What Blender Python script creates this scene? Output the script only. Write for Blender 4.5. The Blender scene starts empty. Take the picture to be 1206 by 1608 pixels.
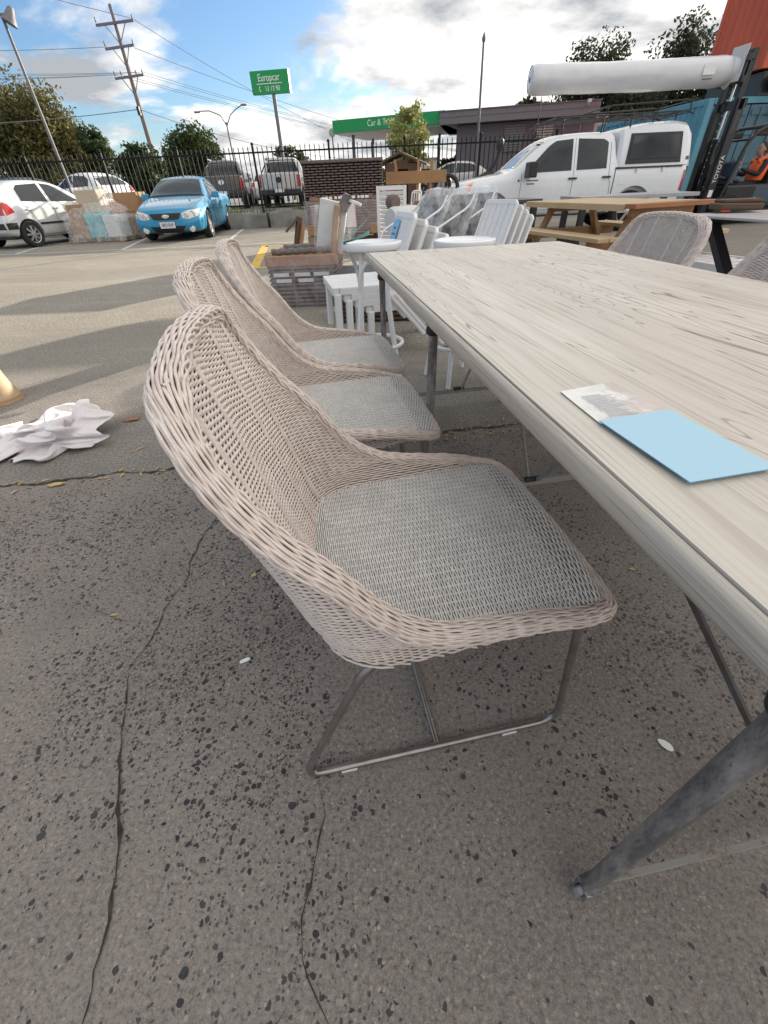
import bpy, bmesh, math, random
import numpy as np
from mathutils import Vector, Matrix, Quaternion
from mathutils.bvhtree import BVHTree
R = math.radians
S = bpy.context.scene
COL = S.collection
random.seed(7); rng = np.random.default_rng(7)

# ------------------------------------------------------------------ camera
cd = bpy.data.cameras.new('camera'); cam = bpy.data.objects.new('camera', cd); COL.objects.link(cam); S.camera = cam
def _cam():
    f, nx, ny, H = 648.5, 640., 1625., 1.0
    down = Vector((nx - 603, ny - 804, f)).normalized()
    fw = Vector((0, 0, 1)); fw = (fw - down * fw.dot(down)).normalized()
    rt = down.cross(fw)
    if rt.x < 0: rt = -rt
    w = lambda v: Vector((rt.dot(v), fw.dot(v), -down.dot(v)))
    x, y, z = w(Vector((1, 0, 0))), w(Vector((0, -1, 0))), w(Vector((0, 0, -1)))
    M = Matrix(((x.x, y.x, z.x, 0), (x.y, y.y, z.y, 0), (x.z, y.z, z.z, H), (0, 0, 0, 1)))
    cam.matrix_world = M
    cd.sensor_fit = 'VERTICAL'; cd.sensor_height = 36; cd.lens = 36 * f / 1608
    cd.clip_start = .02; cd.clip_end = 6000
_cam()
# ------------------------------------------------------------------ light
SUN_AZ, SUN_EL = 37.5, 14.2
S.view_settings.view_transform = 'Standard'; S.view_settings.look = 'None'; S.view_settings.gamma = 1
S.view_settings.exposure = 1.45
S.cycles.max_bounces = 6; S.cycles.transparent_max_bounces = 12
S.cycles.use_denoising = True
W = bpy.data.worlds.new('World'); S.world = W; W.use_nodes = True
def world():
    nt = W.node_tree; N = nt.nodes; Lk = nt.links; N.clear()
    out = N.new('ShaderNodeOutputWorld'); bg = N.new('ShaderNodeBackground')
    sky = N.new('ShaderNodeTexSky'); sky.sky_type = 'NISHITA'; sky.sun_disc = False
    sky.sun_elevation = R(SUN_EL); sky.sun_rotation = R(SUN_AZ); sky.air_density = 1.0; sky.dust_density = .6; sky.ozone_density = 1.4
    tc = N.new('ShaderNodeTexCoord'); sx = N.new('ShaderNodeSeparateXYZ'); Lk.new(tc.outputs['Generated'], sx.inputs[0])
    def m(op, a, b=None, clamp=False):
        n = N.new('ShaderNodeMath'); n.operation = op; n.use_clamp = clamp
        for i, v in enumerate((a, b)):
            if v is None: continue
            if hasattr(v, 'links'): Lk.new(v, n.inputs[i])
            else: n.inputs[i].default_value = v
        return n.outputs[0]
    zz = m('ADD', m('MAXIMUM', sx.outputs[2], 0.0), .22)
    px, py = m('DIVIDE', sx.outputs[0], zz), m('DIVIDE', sx.outputs[1], zz)
    cx = N.new('ShaderNodeCombineXYZ'); Lk.new(px, cx.inputs[0]); Lk.new(py, cx.inputs[1]); cx.inputs[2].default_value = 3.3
    def noise(scale, det, rough, dist, vec):
        n = N.new('ShaderNodeTexNoise'); n.inputs['Scale'].default_value = scale; n.inputs['Detail'].default_value = det
        n.inputs['Roughness'].default_value = rough; n.inputs['Distortion'].default_value = dist; Lk.new(vec, n.inputs['Vector']); return n.outputs['Fac']
    n1 = noise(1.25, 9, .56, .25, cx.outputs[0])
    bias = m('MULTIPLY', m('ADD', sx.outputs[0], .16), .13)
    mask = N.new('ShaderNodeMapRange'); mask.interpolation_type = 'SMOOTHSTEP'
    Lk.new(m('ADD', m('ADD', n1, bias), m('MULTIPLY', sx.outputs[2], .14)), mask.inputs[0]); mask.inputs[1].default_value = .42; mask.inputs[2].default_value = .53
    # cloud tone: thick parts greyer, whiter towards the sun side
    cx2 = N.new('ShaderNodeVectorMath'); cx2.operation = 'ADD'; Lk.new(cx.outputs[0], cx2.inputs[0]); cx2.inputs[1].default_value = (4.2, 1.7, 0)
    n2 = noise(1.6, 6, .55, .2, cx2.outputs[0])
    tone = N.new('ShaderNodeMapRange'); Lk.new(m('ADD', n2, m('MULTIPLY', sx.outputs[0], -.16)), tone.inputs[0]); tone.inputs[1].default_value = .45; tone.inputs[2].default_value = .63
    ramp = N.new('ShaderNodeMix'); ramp.data_type = 'RGBA'; Lk.new(tone.outputs[0], ramp.inputs[0])
    ramp.inputs[6].default_value = (.53, .515, .49, 1); ramp.inputs[7].default_value = (.18, .19, .205, 1)
    skm = N.new('ShaderNodeVectorMath'); skm.operation = 'SCALE'; Lk.new(sky.outputs[0], skm.inputs[0]); skm.inputs['Scale'].default_value = .055
    tint = N.new('ShaderNodeMix'); tint.data_type = 'RGBA'; tint.blend_type = 'MULTIPLY'; tint.inputs[0].default_value = 1
    Lk.new(skm.outputs[0], tint.inputs[6]); tint.inputs[7].default_value = (.72, .91, 1.20, 1)
    mix = N.new('ShaderNodeMix'); mix.data_type = 'RGBA'; Lk.new(mask.outputs[0], mix.inputs[0]); Lk.new(tint.outputs[2], mix.inputs[6]); Lk.new(ramp.outputs[2], mix.inputs[7])
    Lk.new(mix.outputs[2], bg.inputs[0]); bg.inputs[1].default_value = 1.0
    Lk.new(bg.outputs[0], out.inputs[0])
world()
sl = bpy.data.lights.new('sun', 'SUN'); sl.energy = 4.0; sl.angle = R(.5); sl.color = (1, .89, .75)
so = bpy.data.objects.new('sun', sl); COL.objects.link(so)
SD = Vector((math.sin(R(SUN_AZ)) * math.cos(R(SUN_EL)), math.cos(R(SUN_AZ)) * math.cos(R(SUN_EL)), math.sin(R(SUN_EL))))
so.rotation_euler = SD.to_track_quat('Z', 'Y').to_euler(); so.location = (0, 0, 30)

# ------------------------------------------------------------------ materials
class NT:
    def __init__(s, name):
        s.m = bpy.data.materials.new(name); s.m.use_nodes = True; s.t = s.m.node_tree; s.N = s.t.nodes; s.L = s.t.links
        s.b = s.N['Principled BSDF']; s.tc = s.N.new('ShaderNodeTexCoord')
    def set(s, k, v):
        i = s.b.inputs[k]
        if hasattr(v, 'links'): s.L.new(v, i)
        else: i.default_value = v
    def math(s, op, a, b=0., c=None, clamp=False):
        n = s.N.new('ShaderNodeMath'); n.operation = op; n.use_clamp = clamp
        for i, v in enumerate((a, b, c)):
            if v is None: continue
            if hasattr(v, 'links'): s.L.new(v, n.inputs[i])
            else: n.inputs[i].default_value = v
        return n.outputs[0]
    def coord(s, scale=(1, 1, 1), loc=(0, 0, 0), src='Object', rot=(0, 0, 0)):
        n = s.N.new('ShaderNodeMapping'); s.L.new(s.tc.outputs[src], n.inputs[0])
        n.inputs['Scale'].default_value = scale; n.inputs['Location'].default_value = loc; n.inputs['Rotation'].default_value = rot; return n.outputs[0]
    def noise(s, scale, det=3, rough=.5, vec=None, dist=0., out='Fac'):
        n = s.N.new('ShaderNodeTexNoise'); n.inputs['Scale'].default_value = scale; n.inputs['Detail'].default_value = det
        n.inputs['Roughness'].default_value = rough; n.inputs['Distortion'].default_value = dist
        s.L.new(vec if vec is not None else s.tc.outputs['Object'], n.inputs['Vector']); return n.outputs[out]
    def voro(s, scale, vec=None, feat='F1', rnd=1.):
        n = s.N.new('ShaderNodeTexVoronoi'); n.feature = feat; n.inputs['Scale'].default_value = scale; n.inputs['Randomness'].default_value = rnd
        s.L.new(vec if vec is not None else s.tc.outputs['Object'], n.inputs['Vector']); return n
    def rng(s, v, a, b, c=0., d=1., smooth=False):
        n = s.N.new('ShaderNodeMapRange'); n.interpolation_type = 'SMOOTHSTEP' if smooth else 'LINEAR'
        s.L.new(v, n.inputs[0])
        for i, x in enumerate((a, b, c, d)): n.inputs[i + 1].default_value = x
        return n.outputs[0]
    def mix(s, f, a, b, mode='MIX'):
        n = s.N.new('ShaderNodeMix'); n.data_type = 'RGBA'; n.blend_type = mode
        for i, v in ((0, f), (6, a), (7, b)):
            if hasattr(v, 'links'): s.L.new(v, n.inputs[i])
            elif i == 0: n.inputs[0].default_value = v
            else: n.inputs[i].default_value = tuple(v)[:3] + (1,)
        return n.outputs[2]
    def bump(s, h, strength=.3, dist=.01):
        n = s.N.new('ShaderNodeBump'); s.L.new(h, n.inputs['Height']); n.inputs['Strength'].default_value = strength; n.inputs['Distance'].default_value = dist
        s.L.new(n.outputs[0], s.b.inputs['Normal'])
MATS = {}
def mat(name, col, rough=.6, metal=0., var=.12, vs=6., bump=0., bs=80., coat=0., col2=None, spec=.5):
    if name in MATS: return MATS[name]
    t = NT(name); c = Vector(col)
    n = t.noise(vs, 4, .6)
    a = tuple(c * (1 - var)); b = tuple(c * (1 + var)) if col2 is None else col2
    t.set('Base Color', t.mix(t.rng(n, .3, .7), a, b)); t.set('Roughness', t.rng(n, .3, .7, rough * .9, min(1, rough * 1.1))); t.set('Metallic', metal)
    t.set('Specular IOR Level', spec)
    if coat: t.set('Coat Weight', coat); t.set('Coat Roughness', .05)
    if bump: t.bump(t.noise(bs, 3), bump, .004)
    MATS[name] = t.m; return t.m
def glass_clear(name, col=(.9, .93, .95), alpha=.25, rough=.12):
    if name in MATS: return MATS[name]
    t = NT(name); t.set('Base Color', col + (1,)); t.set('Roughness', rough); t.set('IOR', 1.45)
    n = t.noise(9, 4, .65, dist=.8); t.set('Alpha', t.rng(n, .35, .80, alpha * .4, min(1., alpha * 2.)))
    t.bump(t.noise(14, 3, .6, t.coord((1, 1, .4)), 1.2), .4, .012)
    MATS[name] = t.m; return t.m
def emis_none(): pass
M = {}
M['white_paint'] = mat('white_car_paint', (.76, .77, .79), .28, var=.03, vs=2, coat=.6)
M['silver_white'] = mat('hatch_paint', (.62, .64, .66), .3, .15, var=.03, vs=2, coat=.7)
M['blue_paint'] = mat('blue_car_paint', (.012, .25, .47), .3, .25, var=.05, vs=3, coat=.8)
M['dark_paint'] = mat('bronze_car_paint', (.09, .075, .07), .3, .3, var=.06, coat=.6)
M['silver_paint'] = mat('silver_car_paint', (.50, .47, .46), .3, .3, var=.05, coat=.6)
M['car_glass'] = mat('car_glass', (.014, .019, .024), .03, var=.1, spec=.6)
M['screen_glass'] = mat('windscreen_glass', (.03, .042, .05), .03, var=.3, vs=3, spec=.6)
M['blk'] = mat('black_plastic', (.02, .02, .022), .5, var=.2)
M['rubber'] = mat('tyre_rubber', (.022, .022, .023), .85, var=.25, bump=.3)
M['alloy'] = mat('wheel_alloy', (.5, .5, .52), .3, .7, var=.08)
M['chrome'] = mat('chrome', (.7, .7, .72), .15, 1., var=.05)
M['head'] = mat('headlight_lens', (.62, .62, .58), .1, .2, var=.15, coat=.8)
M['tail'] = mat('tail_light_red', (.42, .02, .025), .2, var=.2, coat=.5)
M['amber'] = mat('indicator_amber', (.75, .25, .04), .2, var=.15, coat=.5)
M['plate'] = mat('number_plate_white', (.72, .72, .72), .5, var=.05)
M['navy'] = mat('plate_ink', (.05, .08, .25), .5)
M['black_metal'] = mat('black_fence_metal', (.012, .013, .015), .7, 0, var=.25, vs=30, spec=.25)
M['grey_pole'] = mat('galvanised_pole', (.17, .175, .185), .6, .1, var=.18, vs=15, spec=.35)
M['wood_pole'] = mat('weathered_pole_timber', (.20, .17, .15), .85, var=.25, vs=12, bump=.4)
M['crossarm'] = mat('crossarm_timber', (.17, .155, .21), .8, var=.2)
M['wire'] = mat('wire', (.17, .18, .20), .6)
M['sign_green'] = mat('sign_green', (.012, .30, .085), .4, var=.05)
M['sign_white'] = mat('sign_white', (.82, .84, .82), .5, var=.03)
M['soffit'] = mat('soffit_white', (.62, .62, .62), .7, var=.06)
M['bld_grey'] = mat('building_grey', (.14, .135, .15), .8, var=.1, bump=.2, bs=20)
M['bld_grey2'] = mat('building_band_grey', (.17, .165, .18), .6, var=.08)
M['brick_l'] = mat('building_light_panel', (.45, .42, .38), .8, var=.1)
M['cont_blue'] = mat('container_blue', (.10, .30, .40), .55, var=.18, vs=1.3, bump=.15)
M['cont_door'] = mat('container_door_teal', (.06, .15, .20), .5, var=.2, vs=1.5)
M['cont_orange'] = mat('container_orange', (.60, .105, .05), .6, var=.14, vs=1.0, bump=.15)
M['yellow'] = mat('machine_yellow', (.5, .32, .02), .5, var=.12)
M['fork_dark'] = mat('forklift_black', (.014, .015, .018), .35, .2, var=.2, vs=10, coat=.2)
M['fork_blue'] = mat('forklift_slate', (.045, .075, .11), .4, var=.15)
M['fork_orange'] = mat('forklift_red', (.50, .04, .02), .35, var=.1, coat=.4)
M['steel'] = mat('steel_rod', (.62, .62, .62), .2, 1., var=.08)
M['film_white'] = mat('roll_film', (.66, .66, .68), .32, var=.05, vs=5, bump=.5, bs=7, coat=.5)
M['film_thick'] = glass_clear('cloudy_stretch_film', alpha=.24); M['film_bag'] = glass_clear('cloudy_bag_film', alpha=.36)
M['film'] = glass_clear('stretch_film', alpha=.13)
M['cardboard'] = mat('cardboard', (.36, .22, .12), .85, var=.12, vs=5)
M['cardboard2'] = mat('cardboard_red', (.33, .17, .10), .85, var=.15, vs=5)
M['teal_box'] = mat('teal_printed_box', (.10, .42, .50), .6, var=.2, vs=4, col2=(.25, .55, .60))
M['pallet'] = mat('pallet_timber', (.34, .23, .15), .85, var=.22, vs=9, bump=.3)
M['timber'] = mat('treated_timber', (.37, .205, .09), .65, var=.18, vs=4, bump=.15)
M['timber_top'] = mat('pine_planks', (.52, .38, .22), .6, var=.12, vs=4)
M['timber_red'] = mat('merbau_end_boards', (.36, .15, .065), .55, var=.18, vs=5)
M['timber_brown'] = mat('brown_stained_timber', (.105, .06, .038), .75, var=.2, vs=6)
M['white_plastic'] = mat('white_resin', (.78, .77, .77), .4, var=.04)
M['white_enamel'] = mat('white_enamel', (.80, .81, .83), .3, var=.04, coat=.3)
M['dark_rattan'] = mat('dark_rattan', (.155, .112, .104), .6, var=.3, vs=30)
M['rattan_grey'] = mat('grey_rattan', (.16, .14, .13), .65, var=.3, vs=30)
M['seat_liner'] = mat('seat_liner', (.30, .29, .28), .9, var=.2)  # colours in the weave gap shade, kept paler to brighten the seat
M['core'] = mat('wicker_liner', (.20, .165, .145), .9, var=.2)  # dark backing colours in the shade seen through the weave gaps
M['grey_top'] = mat('grey_table_top', (.40, .40, .41), .45, var=.08, vs=5)
M['dark_top'] = mat('charcoal_table_top', (.05, .055, .06), .5, var=.15)
M['leg_metal'] = mat('raw_steel_tube', (.33, .305, .29), .34, .85, var=.2, vs=25)
M['table_iron'] = None
M['blue_card'] = mat('pale_blue_card', (.42, .66, .80), .55, var=.015)
M['print_grey'] = mat('faint_print', (.60, .605, .62), .6)
M['skin'] = mat('skin', (.45, .26, .19), .55, var=.08)
M['vest'] = mat('hi_vis_orange', (.95, .16, .03), .65, var=.06)
M['cloth_dark'] = mat('dark_work_clothes', (.018, .02, .03), .8, var=.2)
M['hair'] = mat('dark_hair', (.03, .025, .022), .7)
M['concrete_kerb'] = mat('kerb_concrete', (.20, .195, .18), .9, var=.3, vs=3, bump=.4, bs=25)
M['paint_line'] = mat('line_paint_white', (.55, .54, .52), .8, var=.3, vs=14)
M['paint_yellow'] = mat('line_paint_yellow', (.62, .40, .08), .8, var=.3, vs=14)
M['tan'] = mat('tan_turned_timber', (.46, .33, .20), .6, var=.12, vs=8)
M['leaf_brown'] = mat('dry_leaf', (.36, .14, .06), .8, var=.3, vs=60)
M['leaf_tan'] = mat('dry_leaf_tan', (.5, .36, .17), .8, var=.3, vs=60)
M['crack'] = mat('crack_dirt', (.026, .024, .020), 1., var=.5, vs=30, col2=(.07, .065, .04))
M['bark'] = mat('bark', (.14, .11, .085), .9, var=.3, vs=8, bump=.5)
M['orange_build'] = M['cont_orange']

def wicker():
    t = NT('grey_wash_wicker')
    n = t.noise(55, 3, .6); n2 = t.noise(7, 3, .6)
    c = t.mix(t.rng(n, .3, .7), (.62, .525, .475), (.80, .71, .655))
    c = t.mix(t.rng(n2, .45, .72, 0, .30), c, (.58, .545, .525))
    t.set('Base Color', c); t.set('Roughness', .5); t.bump(t.noise(300, 2), .2, .001); return t.m
M['wicker'] = wicker()
def wicker_seat():  # paler copy of the wicker, its colour raised against the shade on the seat
    t = NT('grey_wash_wicker_seat')
    n = t.noise(55, 3, .6); n2 = t.noise(8, 3, .6)
    c = t.mix(t.rng(n, .3, .7), (.70, .685, .67), (.86, .845, .825))
    c = t.mix(t.rng(n2, .45, .75, 0, .45), c, (.56, .55, .55))
    t.set('Base Color', c); t.set('Roughness', .5); return t.m
M['wicker_seat'] = wicker_seat()
def iron():
    t = NT('aged_iron'); n = t.noise(26, 5, .7, t.coord((1, 1, .22))); n2 = t.noise(110, 3, .7, t.coord((1, 1, .5)))
    c = t.mix(t.rng(n, .42, .6), (.15, .15, .155), (.40, .385, .39)); c = t.mix(t.rng(n2, .60, .70, 0, .7), c, (.035, .033, .035))
    c = t.mix(t.rng(t.noise(5, 4, .6), .55, .75, 0, .45), c, (.20, .10, .05))
    t.set('Base Color', c); t.set('Roughness', .42); t.set('Metallic', .45); t.bump(n2, .25, .002); return t.m
M['table_iron'] = iron()
def rusty():
    t = NT('rusty_flat_bar'); n = t.noise(30, 5, .7); 
    c = t.mix(t.rng(n, .52, .68, 0, .8, smooth=True), (.30, .29, .27), (.19, .10, .05)); t.set('Base Color', c); t.set('Roughness', .7); t.set('Metallic', .2); t.bump(n, .3, .002); return t.m
M['rusty'] = rusty()
M['rust_rod'] = mat('rusty_brace_rod', (.20, .11, .065), .8, var=.5, vs=14, col2=(.12, .125, .14))
def oak(name, along='y', tone=1.0, lip=False):
    t = NT(name)
    sc = (1, .10, 1) if along == 'y' else (.13, 1, 1)
    v = t.coord(sc)
    h = t.noise(6.2, 3, .5, v, .6)
    v2 = t.coord((1, .02, 1 if not lip else 1.6)); st = t.noise(110 if not lip else 330, 3, .6, v2); st2 = t.noise(420, 2, .5, v2)
    fr = t.math('ABSOLUTE', t.math('SUBTRACT', t.math('FRACT', t.math('MULTIPLY', h, 30.)), .5))
    line = t.rng(fr, .02, .10, 1., 0., smooth=True)
    fade = t.rng(t.noise(6, 3, .6, t.coord((1, .35, 1), (3, 1, 0))), .40, .62, 0.05 if not lip else 0, .75 if not lip else .15)
    fine = t.rng(st, .48, .66, 0, .5 if not lip else .7)
    base = t.mix(t.rng(t.noise(4, 4, .6, t.coord((1, .25, 1))), .3, .7), tuple(Vector((.59, .54, .475)) * tone), tuple(Vector((.73, .685, .615)) * tone))
    # boards across the width keep slightly different tones
    bx = t.N.new('ShaderNodeSeparateXYZ'); t.L.new(t.tc.outputs['Object'], bx.inputs[0])
    wn = t.N.new('ShaderNodeTexWhiteNoise'); wn.noise_dimensions = '1D'; t.L.new(t.math('FLOOR', t.math('MULTIPLY', bx.outputs[0], 1 / .115)), wn.inputs[1])
    base = t.mix(t.rng(wn.outputs[0], 0, 1, 0, .28), base, tuple(Vector((.50, .455, .395)) * tone))
    c = t.mix(fine, base, tuple(Vector((.40, .345, .285)) * tone))
    c = t.mix(t.math('MULTIPLY', line, fade), c, (.13, .105, .085))
    t.set('Base Color', c); t.set('Roughness', t.rng(st2, .3, .7, .42, .6)); t.set('Specular IOR Level', .45)
    t.bump(t.math('SUBTRACT', t.math('MULTIPLY', st, .5), t.math('MULTIPLY', line, fade)), .18, .002)
    return t.m
M['oak'] = oak('washed_oak_top'); M['oak_lip'] = oak('washed_oak_lip', tone=.74, lip=True)
def foliage(name, a, b, c3):
    t = NT(name); n = t.noise(.55, 4, .7); n2 = t.noise(9, 2)
    c = t.mix(t.rng(n, .38, .62), a, b); c = t.mix(t.rng(n2, .5, .75, 0, .7), c, c3)
    t.set('Base Color', c); t.set('Roughness', .6); t.set('Specular IOR Level', .25)
    tr = t.N.new('ShaderNodeBsdfTranslucent'); t.L.new(c, tr.inputs[0]); ms = t.N.new('ShaderNodeMixShader'); ms.inputs[0].default_value = .3
    t.L.new(t.b.outputs[0], ms.inputs[1]); t.L.new(tr.outputs[0], ms.inputs[2]); t.L.new(ms.outputs[0], t.N['Material Output'].inputs[0])
    return t.m
M['fol_olive'] = foliage('olive_foliage', (.075, .08, .03), (.15, .14, .05), (.21, .165, .07))
M['fol_dark'] = foliage('dark_foliage', (.028, .05, .018), (.06, .085, .028), (.08, .105, .04))
M['fol_mid'] = foliage('mid_foliage', (.03, .05, .022), (.06, .085, .03), (.09, .11, .05))
M['fol_lime'] = foliage('lime_foliage', (.22, .25, .08), (.36, .36, .13), (.46, .42, .18))
M['fol_gum'] = foliage('gum_foliage', (.025, .032, .018), (.055, .065, .035), (.09, .09, .06))
M['grass'] = foliage('grass', (.06, .08, .02), (.13, .13, .045), (.20, .16, .07))

# ground material: near concrete slabs with exposed aggregate, asphalt beyond
def ground_mat():
    t = NT('yard_concrete')
    sx = t.N.new('ShaderNodeSeparateXYZ'); t.L.new(t.tc.outputs['Object'], sx.inputs[0]); X, Y = sx.outputs[0], sx.outputs[1]
    jit = t.math('MULTIPLY', t.math('SUBTRACT', t.noise(3, 4, .6), .5), .10)
    yj = t.math('SUBTRACT', t.math('ADD', Y, jit), t.math('MULTIPLY', X, .155))       # joint line y = 1.83 + .155 x
    near = t.rng(yj, 1.815, 1.84, 1., 0.)
    # --- aggregate concrete
    pat = t.noise(1.5, 3, .6, t.coord((1, .5, 1), rot=(0, 0, .25)))
    pat2 = t.noise(5, 3, .6)
    fine = t.noise(105, 4, .8); fine2 = t.noise(300, 2, .7)
    base = t.mix(t.rng(t.noise(2.2, 5, .62), .3, .7), (.190, .165, .148), (.262, .232, .211))
    base = t.mix(t.rng(fine, .48, .66, 0, .75), base, (.345, .31, .28))
    base = t.mix(t.rng(fine, .47, .34, 0, .75), base, (.078, .069, .063))
    base = t.mix(t.rng(fine2, .60, .70, 0, .7), base, (.42, .39, .355))
    base = t.mix(t.rng(fine2, .40, .30, 0, .7), base, (.075, .066, .06))
    def stones(scale, dens, e0, e1, loc):
        wv = t.N.new('ShaderNodeVectorMath'); wv.operation = 'ADD'
        nn = t.N.new('ShaderNodeVectorMath'); nn.operation = 'SCALE'; t.L.new(t.noise(scale * 1.1, 2, .5, out='Color'), nn.inputs[0]); nn.inputs['Scale'].default_value = .5 / scale
        t.L.new(t.coord((1, 1, 1), loc), wv.inputs[0]); t.L.new(nn.outputs[0], wv.inputs[1])
        v = t.voro(scale, wv.outputs[0]); v2 = t.voro(scale, wv.outputs[0], 'DISTANCE_TO_EDGE')
        s3 = t.N.new('ShaderNodeSeparateColor'); t.L.new(v.outputs['Color'], s3.inputs[0])
        pick = t.math('LESS_THAN', s3.outputs[0], dens)
        sh = t.math('MULTIPLY', t.math('GREATER_THAN', v2.outputs['Distance'], t.rng(s3.outputs[1], 0, 1, e0, e1)), t.math('LESS_THAN', v.outputs['Distance'], .50))
        return t.math('MULTIPLY', pick, sh), s3
    dens = t.math('MULTIPLY', t.rng(pat, .42, .62, .03, .62), t.rng(pat2, .3, .65, .4, 1.1))
    s1, c1 = stones(82, dens, .03, .30, (0, 0, 0)); s2, c2 = stones(140, dens, .03, .28, (7, 3, 0)); s0, c0 = stones(56, t.math('MULTIPLY', dens, .16), .08, .28, (2, 9, 0))
    scol = t.mix(c1.outputs[2], (.030, .031, .038), (.13, .112, .104))
    c = t.mix(t.math('MULTIPLY', s2, .85), base, (.055, .05, .052)); c = t.mix(s1, c, scol); c = t.mix(t.math('MULTIPLY', s0, .9), c, (.035, .036, .045))
    sl_, c4 = stones(150, .10, .05, .25, (11, 5, 0)); c = t.mix(t.math('MULTIPLY', sl_, .8), c, t.mix(c4.outputs[2], (.42, .37, .31), (.26, .17, .13)))
    # light broom-worn band and damp stains
    c = t.mix(t.rng(t.noise(.9, 4, .55, t.coord((1.6, .6, 1), (5, 2, 0))), .52, .68, 0, .35), c, (.22, .205, .193))
    c = t.mix(t.rng(t.noise(1.3, 5, .6, t.coord((1, 1, 1), (9, 4, 0))), .56, .72, 0, .4), c, (.098, .088, .083))
    # --- second slab, fine grit, mossy grey brown
    mid = t.mix(t.rng(t.noise(2.5, 4, .6), .3, .7), (.20, .185, .168), (.275, .255, .23))
    g = t.noise(85, 4, .85); mid = t.mix(t.rng(g, .50, .62, 0, .85), mid, (.095, .085, .075)); mid = t.mix(t.rng(g, .46, .34, 0, .8), mid, (.50, .45, .38)); mid = t.mix(t.rng(t.noise(7, 4, .7), .45, .68, 0, .45), mid, (.15, .135, .12))
    # --- asphalt further out: sandy sun-bleached with coarse speckle
    far0 = t.mix(t.rng(t.noise(.35, 5, .6), .35, .65), (.27, .245, .205), (.36, .335, .285))
    g2 = t.noise(48, 4, .85); far0 = t.mix(t.rng(g2, .48, .60, 0, .9), far0, (.10, .088, .075)); far0 = t.mix(t.rng(g2, .46, .34, 0, .8), far0, (.56, .52, .45)); far0 = t.mix(t.rng(t.noise(4, 5, .7), .45, .70, 0, .5), far0, (.20, .178, .15))
    patch = t.rng(t.noise(.28, 3, .5, t.coord((.5, 1.6, 1), (1.5, 0, 0))), .50, .53, 0, .45)
    far0 = t.mix(patch, far0, (.21, .195, .17))
    far0 = t.mix(t.rng(t.noise(1.6, 5, .7, t.coord((.15, 1, 1), rot=(0, 0, .15))), .56, .72, 0, .3), far0, (.46, .43, .37))
    fm = t.rng(t.math('ADD', Y, t.math('MULTIPLY', t.math('SUBTRACT', t.noise(1.2, 4, .6), .5), .9)), 2.9, 3.3)
    out = t.mix(fm, mid, far0)
    out = t.mix(near, out, c)
    t.set('Base Color', out); t.set('Roughness', .88); t.set('Specular IOR Level', .3)
    h = t.math('ADD', t.math('MULTIPLY', fine, .5), t.math('MULTIPLY', t.math('ADD', s1, s2), -.35)); h = t.math('ADD', h, t.math('MULTIPLY', g, .5))
    t.bump(h, .45, .004)
    return t.m
M['ground'] = ground_mat()
M['yard'] = mat('rental_yard_asphalt', (.17, .165, .155), .9, var=.2, vs=1)
def cloth_mat():
    t = NT('white_dust_sheet'); n = t.noise(6, 4, .6)
    t.set('Base Color', t.mix(t.rng(n, .4, .7, 0, .5), (.72, .69, .70), (.66, .56, .56))); t.set('Roughness', .85); t.bump(t.noise(60, 3), .25, .003); return t.m
M['sheet'] = cloth_mat()

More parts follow.
